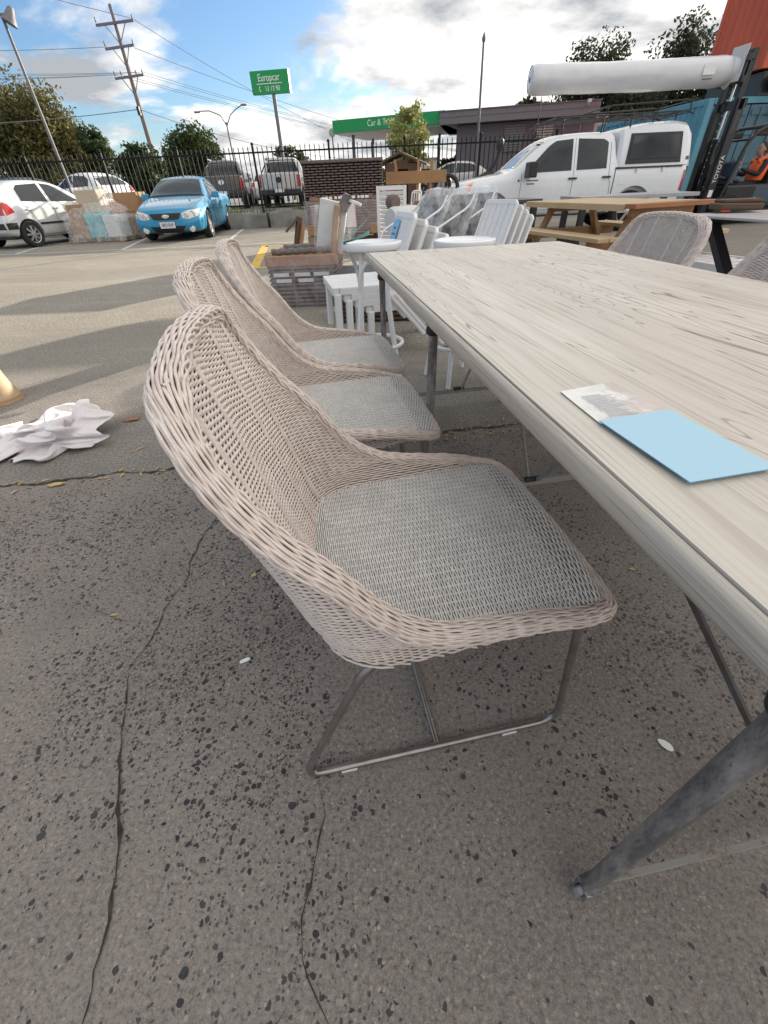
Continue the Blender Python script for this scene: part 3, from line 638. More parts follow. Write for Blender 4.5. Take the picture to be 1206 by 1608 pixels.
for x in (3.85, 5.35):
    w_ = bx('window', (x, .38, 2.55), (.95, .05, .95), M['car_glass'], bd); b = MB()
    for k in range(9): b.box((x, .34, 2.14 + .1 * k), (.9, .03, .06))
    b.build('blind', M['brick_l'] if x > 5 else M['bld_grey2'], w_); b = MB()
    for s in (-1, 1): b.box((x + s * .5, .345, 2.55), (.06, .07, 1.05)); b.box((x, .345, 2.55 + s * .5), (.94, .07, .06))
    b.build('frame', M['bld_grey2'], w_)
bx('light_panel', (8.1, 1.3, 2.3), (.6, 1.6, 1.9), M['brick_l'], bd)
b = MB(); b.tube([(7.2, -.3, 3.6), (7.2, -.45, 3.72)], .05, 8); b.box((7.2, -.5, 3.7), (.16, .2, .12)); b.build('wall_light', M['soffit'], bd)

# ------------------------------------------------------------------ shipping containers
def corrug(b, p0, p1, z0, z1, pitch=.28, depth=.04, mi=0):
    p0, p1 = Vector(p0), Vector(p1); d = p1 - p0; L = d.length; d /= L; n = Vector((d.y, -d.x, 0)); k = int(L / pitch); pts = []
    for i in range(k):
        for f, o in ((0, 0), (.25, 0), (.5, depth), (.75, depth)): q = p0 + d * (i + f) * L / k - n * o; pts.append(q)
    pts.append(p1); m_ = len(pts)
    b.add([(p.x, p.y, z0) for p in pts] + [(p.x, p.y, z1) for p in pts], [(i, i + 1, m_ + i + 1, m_ + i) for i in range(m_ - 1)], mi)
def container(label, loc, rz, lx, ly, h, m_, doors=None):
    t = thing('shipping_container', label, 'container', loc, rz); b = MB()
    P = [(0, 0), (lx, 0), (lx, ly), (0, ly)]
    for i in range(4):
        if doors == i: continue
        a, c = Vector(P[i] + (0,)), Vector(P[(i + 1) % 4] + (0,)); d = (c - a).normalized(); corrug(b, a + d * .12, c - d * .12, .12, h - .1)
    b.box((lx / 2, ly / 2, h - .06), (lx - .1, ly - .1, .05)); b.build('wall', m_, t)
    b = MB()
    for x, y in P: b.box((x + (.06 if x == 0 else -.06), y + (.06 if y == 0 else -.06), h / 2), (.16, .16, h))
    for z in (.07, h - .06):
        for y in (.05, ly - .05): b.box((lx / 2, y, z), (lx - .33, .12, .13))
        for x in (.05, lx - .05): b.box((x, ly / 2, z), (.12, ly - .33, .13))
    b.build('frame', m_, t, bevel=.01)
    if doors == 0:
        for s in (0, 1):
            x0 = .14 + s * (lx / 2 - .13); w = lx / 2 - .16
            d = bx('door', (x0 + w / 2, .03, h / 2), (w, .05, h - .3), M['cont_door'], t)
            for x in (x0 + w * .28, x0 + w * .72):
                b = MB(); b.tube([(x, -.03, .2), (x, -.03, h - .2)], .02, 8); b.box((x, -.03, h * .45), (.06, .05, .3)); b.build('lock_rod', M['grey_pole'], d)
            for z in (.6, 1.2, 1.8, 2.2): b = MB(); b.box((x0 + w / 2, -.005, z), (w * .9, .03, .1)); b.build('door_rib', M['cont_door'], d)
    return t
container('blue green shipping container behind the forklift with its lock rods facing the camera', (9.05, 15, 0), R(3), 2.44, 6.06, 2.5, M['cont_blue'], doors=0)
container('grey blue shipping container right of the blue green one behind the forklift driver', (11.75, 15.3, 0), 0, 2.44, 6.06, 2.5, M['cont_door'], doors=0)
container('orange red shipping container stacked high at the right edge', (10.2, 15.1, 3.02), R(0), 12.2, 2.44, 2.75, M['cont_orange'])
container('orange red shipping container on the very top of the stack above the frame', (10.2, 15.1, 5.78), R(0), 12.2, 2.44, 2.75, M['cont_orange'])  # unseen container, added so the stack's shade covers the near tabletop
ys = thing('steel_bearer', 'dark steel bearer frame with a yellow brace under the orange container', 'frame', (9.05, 15.1, 2.5))
b = MB(); b.box((1.9, 1.2, .25), (1.2, 2.3, .49)); b.box((8, 1.2, .25), (10, 2.3, .49)); b.build('bearer', M['fork_dark'], ys, bevel=.02)
b = MB(); b.bar((1.5, -.18, .28), (3.7, -.18, .95), .1, .2); b.bar((1.8, -.18, -.30), (3.7, -.18, .12), .1, .16); b.build('brace', M['yellow'], ys)
b = MB(); b.box((2.0, -.14, .25), (.9, .16, .3)); b.build('label_plate', M['fork_blue'], ys, bevel=.02)
container('dark container carrying the right end of the orange red one', (18.0, 15.3, 0), 0, 2.44, 6.06, 2.5, M['cont_door'], doors=0)

# ================================================================== VEHICLES (local +X = front)
class Car:
    def __init__(s, t, stations, wheels, wr, track, paint, arch=.06, lvl=2, well=.30, name='body', under=True):
        s.t = t; s.paint = paint
        b = MB(); n = len(stations); ring = None
        for (x, zb, w, zbelt, wb, ztop, wt) in stations:
            zm = (zb + zbelt) / 2 + .03
            half = [(0, zb), (w * .8, zb), (w * .965, zb + .05), (w, zm), (w * .5 + wb * .5 + .008, zbelt - .07), (wb, zbelt), (wt + (wb - wt) * .22, zbelt + (ztop - zbelt) * .80), (wt, ztop - (ztop - zbelt) * .04), (wt * .7, ztop + .004), (0, ztop + .016)]
            pts = half + [(-y, z) for y, z in half[-2:0:-1]]; ring = len(pts); b.v += [(x, y, z) for y, z in pts]
        for i in range(n - 1):
            for k in range(ring): b.f.append((i * ring + k, i * ring + (k + 1) % ring, (i + 1) * ring + (k + 1) % ring, (i + 1) * ring + k)); b.m.append(0)
        for e in (0, (n - 1) * ring):     # caps as quad strips
            for k in range(ring // 2 - 1):
                a, c = e + k, e + k + 1; d, f = e + (ring - k - 1) % ring, e + (ring - k) % ring
                q = (a, c, d, f) if a != f else (a, c, d); b.f.append(q if k else (e, e + 1, e + ring - 1)); b.m.append(0)
            k = ring // 2 - 1; b.f.append((e + k, e + k + 1, e + k + 2)); b.m.append(0)
        o = b.build('tmp', paint); su = o.modifiers.new('s', 'SUBSURF'); su.levels = lvl; su.render_levels = lvl
        cuts = []
        for wx in wheels:
            for sg in (-1, 1):
                c = MB(); c.lathe([(wr + arch, -.5 * well), (wr + arch, well)], 28, (wx, sg * (track + .12), wr), 'y'); co = c.build('cut', paint); cuts.append(co)
                m = o.modifiers.new('b', 'BOOLEAN'); m.object = co; m.operation = 'DIFFERENCE'; m.solver = 'EXACT'
        me = baked(o); bpy.data.objects.remove(o)
        for c in cuts: bpy.data.objects.remove(c)
        s.body = link(name, me, t, smooth=38); s.bvh()
    def bvh(s, *extra):
        bm = bmesh.new()
        for o in (s.body,) + extra: bm.from_mesh(o.data)
        s.tree = BVHTree.FromBMesh(bm); bm.free()
    def hit(s, o, d, back=None):
        h = s.tree.ray_cast(Vector(o), Vector(d)); return h
    def side(s, sgn, x, z):
        h = s.hit((x, sgn * 3, z), (0, -sgn, 0)); return (h[0], h[1]) if h[0] else (Vector((x, sgn * .8, z)), Vector((0, sgn, 0)))
    def panel(s, name, m_, bot, top, sgn=1, mode='side', n=8, m=4, off=.006, th=.012, par=None):
        """a thin panel lying on the body: bot and top are polylines of (a, b): side a = x, b = z; front/rear a = y, b = z"""
        def samp(P, t):
            L = [0.]
            for i in range(len(P) - 1): L.append(L[-1] + math.hypot(P[i + 1][0] - P[i][0], P[i + 1][1] - P[i][1]))
            q = t * L[-1]
            for i in range(len(P) - 1):
                if q <= L[i + 1] + 1e-9: f = (q - L[i]) / max(1e-9, L[i + 1] - L[i]); return (P[i][0] + (P[i + 1][0] - P[i][0]) * f, P[i][1] + (P[i + 1][1] - P[i][1]) * f)
            return P[-1]
        pts = []; nrm = []
        for i in range(n + 1):
            a, c = samp(bot, i / n), samp(top, i / n)
            for j in range(m + 1):
                u, v = a[0] + (c[0] - a[0]) * j / m, a[1] + (c[1] - a[1]) * j / m
                if mode == 'side': h = s.hit((u, sgn * 3, v), (0, -sgn, 0)); dflt, dn = (u, sgn * .8, v), (0, sgn, 0)
                elif mode == 'top': h = s.hit((u, v, 4), (0, 0, -1)); dflt, dn = (u, v, 1), (0, 0, 1)
                else: d = 1 if mode == 'front' else -1; h = s.hit((d * 5, u, v), (-d, 0, 0)); dflt, dn = (d * 2, u, v), (d, 0, 0)
                p = h[0] if h[0] else (pts[-1] if pts else Vector(dflt)); q = h[1] if h[0] else Vector(dn)
                pts.append(Vector(p)); nrm.append(q)
        w = m + 1; N = len(pts); vs = [p + q * off for p, q in zip(pts, nrm)] + [p + q * (off - th) for p, q in zip(pts, nrm)]; fs = []
        for i in range(n):
            for j in range(m): a = i * w + j; fs += [(a, a + 1, a + w + 1, a + w), (N + a, N + a + w, N + a + w + 1, N + a + 1)]
        for i in range(n):
            for j in (0, m): a = i * w + j; fs.append((a, a + w, N + a + w, N + a))
        for j in range(m):
            for i in (0, n): a = i * w + j; fs.append((a, a + 1, N + a + 1, N + a))
        b = MB(); b.add(vs, fs); return b.build(name, m_, par or s.t, smooth=40)
    def seam(s, pts, sgn=1, mode='side', w=.008, m_=None, name='door_gap'):
        """dark shut line as a strip on the body"""
        b = MB()
        for i in range(len(pts) - 1):
            n = 10; q = []
            for k in range(n + 1):
                u = pts[i][0] + (pts[i + 1][0] - pts[i][0]) * k / n; v = pts[i][1] + (pts[i + 1][1] - pts[i][1]) * k / n
                if mode == 'side': h = s.hit((u, sgn * 3, v), (0, -sgn, 0))
                elif mode == 'top': h = s.hit((u, v, 4), (0, 0, -1))
                else: d = 1 if mode == 'front' else -1; h = s.hit((d * 5, u, v), (-d, 0, 0))
                if h[0]: q.append(h[0] + h[1] * .001)
            if len(q) > 1: b.tube(q, w * .5, 5)
        return b.build(name, m_ or M['blk'], s.t)
    def wheel(s, x, sgn, wr, track, wid=.2, spokes=7, rim=None, steer=0.):
        e = bpy.data.objects.new('wheel', None); COL.objects.link(e); e.parent = s.t; e.location = (x, sgn * track, wr); e.rotation_euler = (0, 0, steer)
        ri = rim or wr * .66
        b = MB(); h = wid / 2; b.lathe([(ri, -h * .9), (wr * .9, -h), (wr * .985, -h * .7), (wr, 0), (wr * .985, h * .7), (wr * .9, h), (ri, h * .9), (ri * .98, h * .5)], 28, (0, 0, 0), 'y', cap=False); b.build('tyre', M['rubber'], e, smooth=50)
        b = MB(); o = sgn * h * .62
        b.lathe([(ri * 1.0, o + sgn * h * .2), (ri * .93, o + sgn * h * .1), (ri * .9, -sgn * h * .2)], 24, (0, 0, 0), 'y', cap=False)
        for k in range(spokes):
            a = 2 * math.pi * k / spokes; c = Vector((math.cos(a), 0, math.sin(a))); b.bar(c * ri * .1 + Vector((0, o + sgn * .02, 0)), c * ri * .95 + Vector((0, o, 0)), ri * .22, .03, (0, 1, 0))
        b.lathe([(ri * .26, o - .02), (ri * .24, o + sgn * .035), (.0, o + sgn * .04)], 14, (0, 0, 0), 'y'); b.build('rim', M['alloy'], e, smooth=35)
        b = MB(); b.lathe([(ri * .92, -sgn * .01), (.0, -sgn * .012)], 20, (0, 0, 0), 'y', cap=False); b.build('brake', M['blk'], e)
    def mirror_(s, x, y, z, sgn, m_=None, sc=1.):
        b = MB(); b.box((x, sgn * (y + .10 * sc), z), (.10 * sc, .20 * sc, .15 * sc)); b.bar((x, sgn * (y - .06), z - .04), (x, sgn * (y + .04), z - .02), .05, .04); b.build('wing_mirror', m_ or M['blk'], s.t, bevel=.03 * sc)
def underbody(c, x0, x1, w, z): b = MB(); b.box(((x0 + x1) / 2, 0, z), (x1 - x0, w * 2, .14)); b.build('chassis', M['blk'], c.t)

# ---- white dual cab utility with canopy, seen side-on
HX = thing('utility_vehicle', 'white dual cab utility with a canopy, roof rack, snorkel and black bull bar', 'utility', (4.22, 12.06, 0), R(180))
st = [(2.50, .50, .62, .70, .60, .84, .42), (2.44, .42, .78, .78, .76, .93, .58), (2.2, .36, .86, .86, .84, 1.0, .68), (1.75, .34, .88, .96, .86, 1.06, .74), (1.32, .34, .88, 1.02, .86, 1.11, .77), (1.16, .34, .88, 1.04, .86, 1.15, .77),
      (.80, .34, .88, 1.05, .86, 1.45, .68), (.46, .34, .88, 1.06, .86, 1.66, .625), (.25, .34, .88, 1.065, .86, 1.71, .62), (-.40, .34, .88, 1.075, .86, 1.74, .62), (-.86, .34, .88, 1.085, .86, 1.72, .62), (-.96, .34, .88, 1.09, .86, 1.69, .62),
      (-.985, .34, .88, 1.05, .86, 1.12, .84), (-1.3, .34, .88, 1.05, .87, 1.12, .85), (-2.4, .36, .88, 1.05, .87, 1.13, .85), (-2.52, .40, .87, 1.04, .86, 1.12, .84), (-2.56, .46, .82, 1.0, .80, 1.08, .76)]
c = Car(HX, st, (1.58, -1.50), .37, .74, M['white_paint'], arch=.075); HXC = c
cb = MB()
cst = [(-1.0, .80, 1.105, .70, 1.70), (-1.06, .845, 1.105, .74, 1.75), (-1.6, .85, 1.105, .735, 1.83), (-2.1, .85, 1.105, .73, 1.84), (-2.36, .845, 1.105, .71, 1.80), (-2.50, .83, 1.105, .68, 1.66), (-2.56, .80, 1.105, .70, 1.40), (-2.58, .79, 1.105, .76, 1.12)]
for x, w, z0, wt, zt in cst: cb.v += [(x, y, z) for y, z in ((-w, z0), (-w * .35 - wt * .65, z0 + (zt - z0) * .72), (-wt, zt - (zt - z0) * .08), (-wt * .85, zt), (0, zt + .02), (wt * .85, zt), (wt, zt - (zt - z0) * .08), (w * .35 + wt * .65, z0 + (zt - z0) * .72), (w, z0))]
for i in range(len(cst) - 1):
    for k in range(9): cb.f.append((i * 9 + k, i * 9 + (k + 1) % 9, (i + 1) * 9 + (k + 1) % 9, (i + 1) * 9 + k)); cb.m.append(0)
e = (len(cst) - 1) * 9; cb.f += [tuple(range(9)), tuple(range(e, e + 9))]; cb.m += [0, 0]
can = cb.build('canopy', M['white_paint'], HX, smooth=40, bevel=.012)
c.bvh(can)
for sg in (1, -1):
    c.panel('front_window', M['car_glass'], [(.90, 1.10), (-.06, 1.115)], [(.78, 1.22), (.44, 1.52), (.30, 1.60), (-.06, 1.625)], sg, n=14)
    c.panel('rear_window', M['car_glass'], [(-.17, 1.115), (-.80, 1.125)], [(-.17, 1.625), (-.72, 1.60), (-.80, 1.54)], sg, n=10)
    fr = c.panel('canopy_window', M['blk'], [(-1.18, 1.175), (-2.34, 1.175)], [(-1.20, 1.66), (-2.26, 1.66)], sg, n=10, off=.012, th=.02)
    c.panel('pane', M['car_glass'], [(-1.24, 1.25), (-2.27, 1.25)], [(-1.25, 1.62), (-2.20, 1.62)], sg, n=10, off=.02, th=.01, par=fr)
    c.panel('rail', M['blk'], [(-1.0, 1.10), (-2.56, 1.10)], [(-1.0, 1.13), (-2.56, 1.13)], sg, n=10, m=1, off=.02, th=.03)
    for x in (-1.45, -2.0): b = MB(); p = c.side(sg, x, 1.07)[0]; b.box(p + Vector((0, sg * .02, 0)), (.03, .03, .06)); b.build('clamp', M['steel'], HX)
    c.seam([(.98, 1.10), (.99, .72), (.9, .45)], sg); c.seam([(-.115, 1.64), (-.115, .45)], sg); c.seam([(-.86, 1.55), (-.87, 1.0), (-.93, .85), (-.98, .45)], sg); c.seam([(-1.0, 1.1), (-1.0, .42)], sg, w=.018)
    c.seam([(.95, .46), (-.95, .46)], sg)
    for x in (-.02, -.74): c.panel('door_handle', M['blk'], [(x, .965), (x - .17, .965)], [(x, .995), (x - .17, .995)], sg, n=3, m=1, off=.035, th=.035)
    c.panel('headlight', M['head'], [(2.40, .74), (2.08, .84)], [(2.40, .84), (1.95, 1.0)], sg, n=6, off=.006)
    c.panel('indicator', M['amber'], [(2.18, .80), (2.06, .85)], [(2.14, .93), (1.99, .975)], sg, n=4, off=.013)
    c.panel('tail_light', M['tail'], [(-2.47, .70), (-2.56, .70)], [(-2.47, 1.04), (-2.555, 1.04)], sg, n=3, off=.01)
    c.mirror_(.86, .90, 1.15, sg, sc=1.7)
    c.panel('fuel_flap', M['white_paint'], [(-1.1, .84), (-1.27, .84)], [(-1.1, 1.0), (-1.27, 1.0)], sg, n=3, m=3, off=.005)
    c.panel('side_badge', M['fork_blue'], [(1.06, .965), (1.02, .965)], [(1.06, 1.0), (1.02, 1.0)], sg, n=2, m=2, off=.004)
    c.panel('door_marking', M['fork_blue'], [(.86, .965), (.62, .965)], [(.86, .985), (.62, .985)], sg, n=3, m=1, off=.003, th=.006); c.panel('door_marking', M['fork_blue'], [(.86, .91), (.70, .91)], [(.86, .93), (.70, .93)], sg, n=3, m=1, off=.003, th=.006)
    c.panel('canopy_badge', M['fork_blue'], [(-2.45, 1.21), (-2.53, 1.21)], [(-2.45, 1.27), (-2.53, 1.27)], sg, n=2, m=2, off=.004)
    for x in (1.58, -1.50): c.wheel(x, sg, .37, .74, .24, 6)
c.panel('windscreen', M['screen_glass'], [(1.12, -.70), (1.12, .70)], [(.52, -.56), (.52, .56)], mode='top', n=10, m=8)
c.panel('rear_screen', M['car_glass'], [(-.5, 1.2), (.5, 1.2)], [(-.45, 1.55), (.45, 1.55)], mode='rear')
underbody(c, -2.4, 2.3, .7, .40)
b = MB(); b.tube(arc_pts([(1.75, -.84, .98), (1.32, -.90, 1.16), (1.12, -.86, 1.40), (1.10, -.85, 1.62)], .1), .045, 10); b.lathe([(.05, 1.56), (.085, 1.60), (.085, 1.74), (.05, 1.78), (0, 1.78)], 12, (1.10, -.85, 0)); b.build('snorkel', M['blk'], HX, smooth=50)
b = MB(); b.tube([(.55, 0, 1.72), (.53, 0, 2.35)], .008, 6); b.tube([(.55, 0, 1.70), (.545, 0, 1.80)], .03, 8); b.build('aerial', M['blk'], HX)
b = MB()
for y in (-.62, -.26, .26, .62): b.tube(arc_pts([(2.52, y, .42), (2.80, y, .60), (2.84, y, 1.02), (2.66, y, 1.16), (2.42, y * .98, 1.10), (2.40, y * .98, .80)] if abs(y) < .3 else [(2.50, y, .42), (2.78, y, .60), (2.80, y, 1.00), (2.62, y * 1.05, 1.15), (2.34, y * 1.1, 1.10), (2.28, y * 1.1, .80)], .14), .042, 10)
b.tube([(2.84, -.26, .95), (2.84, .26, .95)], .035, 10); b.tube([(2.80, -.62, .80), (2.80, .62, .80)], .035, 10); b.tube(arc_pts([(2.05, -.90, .52), (2.45, -.86, .52), (2.62, -.6, .52), (2.62, .6, .52), (2.45, .86, .52), (2.05, .90, .52)], .12), .06, 10)
b.box((2.56, 0, .50), (.16, 1.3, .2)); b.build('bull_bar', M['blk'], HX, smooth=50)
b = MB(); b.box((2.47, 0, .76), (.05, 1.0, .2)); b.build('grille', M['blk'], HX)
b = MB(); rz = 1.93          # roof rack on cab and canopy
for y in (-.62, .62): b.tube(arc_pts([(.55, y * .9, rz - .06), (.3, y, rz + .02), (-2.3, y, rz + .05), (-2.45, y, rz)], .1), .014, 8); b.tube(arc_pts([(-.65, y, rz + .02), (-.68, y, rz + .17), (-2.32, y, rz + .21), (-2.36, y, rz + .04)], .08), .014, 8)
for k in range(9): x = .35 - k * .34; b.tube([(x, -.62, rz + .03), (x, .62, rz + .03)], .012, 6)
for k in range(4): b.tube([(.5, -.3 + .2 * k, rz), (-2.4, -.3 + .2 * k, rz + .05)], .008, 6)
b.tube([(-2.36, -.62, rz + .2), (-2.36, .62, rz + .2)], .014, 8); b.tube([(-.68, -.62, rz + .17), (-.68, .62, rz + .17)], .014, 8)
for x in (.2, -.62, -1.2, -1.65, -2.1):
    for y in (-.62, .62): b.tube([(x, y, 1.70 if x > -.9 else 1.76), (x, y, rz + .03)], .016, 6)
b.build('roof_rack', M['blk'], HX, smooth=50)

# ---- blue utility facing the camera
BL = thing('utility_vehicle', 'bright blue sporty utility parked nose out facing the camera', 'utility', (-5.62, 16.0, 0), R(-90 + 5))
st = [(2.50, .34, .52, .46, .50, .60, .40), (2.45, .24, .74, .50, .72, .68, .60), (2.32, .19, .86, .56, .84, .74, .70), (2.0, .18, .90, .66, .88, .81, .76), (1.4, .18, .92, .80, .89, .91, .78), (.98, .18, .92, .86, .89, .97, .76), (.88, .18, .92, .87, .89, .99, .76),
      (.50, .18, .92, .88, .89, 1.20, .68), (.12, .18, .92, .89, .89, 1.38, .60), (-.15, .18, .92, .90, .89, 1.43, .575), (-.62, .18, .92, .91, .89, 1.43, .575), (-.84, .18, .92, .92, .89, 1.38, .59), (-.98, .18, .92, .93, .89, 1.10, .74), (-1.03, .18, .92, .93, .89, .99, .86), (-2.3, .22, .91, .93, .87, 1.0, .85), (-2.42, .28, .86, .88, .82, .95, .8)]
c = Car(BL, st, (1.52, -1.36), .33, .78, M['blue_paint'], arch=.05)
c.panel('windscreen', M['screen_glass'], [(.90, -.72), (.90, .72)], [(.14, -.56), (.14, .56)], mode='top', n=12, m=8)
c.seam([(.93, -.78), (.93, .78)], mode='top', w=.05); c.seam([(2.2, -.58), (1.3, -.70), (.95, -.72)], mode='top'); c.seam([(2.2, .58), (1.3, .70), (.95, .72)], mode='top')
gr = c.panel('grille', M['blk'], [(-.34, .52), (-.28, .49), (.28, .49), (.34, .52)], [(-.40, .63), (.40, .63)], mode='front', n=12, off=.008)
b = MB(); p = c.hit((5, 0, .57), (-1, 0, 0))[0]; b.lathe([(.001, .012), (.055, .01), (.06, 0)], 20, (0, 0, 0), 'x'); b.v = [(x + p.x + .012, y * 1.6, z * .75 + .565) for x, y, z in b.v]; b.build('badge', M['chrome'], gr, smooth=50)
c.panel('lower_intake', M['blk'], [(-.34, .22), (.34, .22)], [(-.46, .355), (.46, .355)], mode='front', n=12, off=.008)
pl = c.panel('number_plate', M['plate'], [(-.19, .325), (.19, .325)], [(-.19, .445), (.19, .445)], mode='front', n=2, m=2, off=.03, th=.012)
text('plate_number', '1BO·3U9', .10, M['navy'], BL, Matrix.Translation((c.hit((5, 0, .385), (-1, 0, 0))[0].x + .034, 0, .385)) @ Matrix.Rotation(R(90), 4, 'Z') @ RX, .003, squeeze=.8)
for sg in (1, -1):
    c.panel('headlight', M['head'], [(sg * .42, .52), (sg * .56, .49), (sg * .80, .55)], [(sg * .42, .62), (sg * .58, .67), (sg * .83, .70)], mode='front', n=10, m=5, off=.01)
    for y, z, r_ in ((.53, .575, .06), (.69, .605, .068)):
        p = c.hit((5, sg * y, z), (-1, 0, 0))[0]; b = MB(); b.lathe([(r_, -.01), (r_, .022), (r_ * .75, .028), (r_ * .6, .012), (0, .012)], 18, (p.x, sg * y, z), 'x'); b.build('lamp', M['chrome'], BL, smooth=50)
    p = c.hit((5, sg * .60, .28), (-1, 0, 0))[0]; b = MB(); b.lathe([(.075, -.03), (.075, .015), (.06, .02), (0, .02)], 18, (p.x, sg * .60, .28), 'x'); b.build('fog_lamp', M['head'], BL, smooth=50)
    c.panel('side_window', M['screen_glass'], [(.66, .95), (-.55, .97)], [(.42, 1.10), (.08, 1.30), (-.12, 1.35), (-.50, 1.35)], sg, n=12)
    c.panel('quarter_window', M['screen_glass'], [(-.62, .97), (-.90, 1.0)], [(-.62, 1.35), (-.78, 1.30)], sg, n=5)
    c.seam([(.72, .95), (.70, .5), (.60, .24)], sg); c.seam([(-.60, .95), (-.62, .5), (-.55, .24)], sg)
    c.panel('door_handle', M['blue_paint'], [(-.32, .80), (-.50, .80)], [(-.32, .83), (-.50, .83)], sg, n=3, m=1, off=.03, th=.03)
    c.mirror_(.50, .90, .98, sg, M['blue_paint'], 1.0)
    c.panel('side_skirt', M['blue_paint'], [(1.0, .13), (-.85, .13)], [(1.05, .22), (-.9, .22)], sg, n=8, m=2, off=.02, th=.03)
    for x in (1.52, -1.36): c.wheel(x, sg, .33, .80, .22, 10)
underbody(c, -2.2, 2.2, .7, .26)
b = MB(); b.box((-.35, 0, .95), (.9, 1.2, .5))
b = MB(); b.box((-1.7, 0, .985), (1.3, 1.6, .03)); b.build('tonneau', M['blk'], BL)

# ---- silver white hatchback seen from behind on its right side
GZ = thing('hatchback', 'silver white hatchback with a red tail light cut off by the left edge', 'car', (-9.62, 15.3, 0), R(72))
st = [(1.90, .34, .50, .50, .48, .62, .36), (1.84, .26, .70, .56, .68, .70, .52), (1.6, .22, .80, .68, .78, .82, .66), (1.05, .20, .83, .84, .81, .96, .70), (.90, .20, .83, .88, .81, 1.01, .70),
      (.45, .20, .83, .90, .81, 1.28, .60), (.15, .20, .83, .91, .81, 1.43, .56), (-.4, .20, .83, .92, .81, 1.485, .555), (-1.1, .20, .83, .94, .81, 1.46, .55), (-1.42, .22, .83, .95, .80, 1.38, .55), (-1.62, .25, .81, .95, .78, 1.20, .60), (-1.76, .28, .80, .92, .76, .98, .68), (-1.86, .34, .76, .62, .76, .74, .70), (-1.90, .38, .66, .54, .66, .62, .6)]
c = Car(GZ, st, (1.20, -1.25), .30, .72, M['silver_white'], arch=.05)
for sg in (1, -1):
    c.panel('front_window', M['car_glass'], [(.66, .97), (-.28, .985)], [(.42, 1.10), (.12, 1.30), (.0, 1.36), (-.28, 1.39)], sg, n=12)
    c.panel('rear_window', M['car_glass'], [(-.38, .985), (-1.14, 1.02)], [(-.38, 1.39), (-.98, 1.36), (-1.10, 1.28)], sg, n=10)
    c.seam([(.72, .97), (.74, .6), (.62, .26)], sg); c.seam([(-.33, 1.40), (-.33, .28)], sg); c.seam([(-1.15, 1.3), (-1.16, .95), (-1.0, .70), (-.92, .55)], sg); c.seam([(.62, .26), (-.85, .28)], sg)
    c.panel('side_moulding', M['blk'], [(.70, .50), (-.92, .50)], [(.70, .545), (-.92, .545)], sg, n=8, m=1, off=.016, th=.02)
    for x in (-.16, -.98): c.panel('door_handle', M['silver_white'], [(x, .83), (x - .16, .83)], [(x, .86), (x - .16, .86)], sg, n=3, m=1, off=.03, th=.03)
    c.mirror_(.62, .84, .99, sg, M['blk'])
    c.panel('tail_light', M['tail'], [(-1.50, .80), (-1.74, .74)], [(-1.58, .98), (-1.73, 1.0)], sg, n=6, m=4, off=.01)
    c.panel('rear_bumper_trim', M['blk'], [(-1.45, .44), (-1.83, .44)], [(-1.45, .58), (-1.84, .58)], sg, n=6, m=2, off=.016, th=.03)
    for x in (1.20, -1.25): c.wheel(x, sg, .30, .735, .19, 8)
c.panel('tail_light', M['tail'], [(-.78, .74), (-.62, .74)], [(-.74, 1.0), (-.60, 1.0)], mode='rear', n=3, m=3, off=.012); c.panel('tail_light', M['tail'], [(.62, .74), (.78, .74)], [(.60, 1.0), (.74, 1.0)], mode='rear', n=3, m=3, off=.012)
c.panel('rear_screen', M['car_glass'], [(-.60, 1.03), (.60, 1.03)], [(-.46, 1.32), (.46, 1.32)], mode='rear', n=8)
c.panel('rear_bumper_trim', M['blk'], [(-.72, .44), (.72, .44)], [(-.72, .57), (.72, .57)], mode='rear', n=8, m=2, off=.016, th=.03)
c.panel('number_plate', M['plate'], [(-.19, .66), (.19, .66)], [(-.19, .78), (.19, .78)], mode='rear', n=2, m=2, off=.02)
c.panel('windscreen', M['screen_glass'], [(.92, -.66), (.92, .66)], [(.18, -.52), (.18, .52)], mode='top', n=8)
underbody(c, -1.7, 1.7, .65, .28)

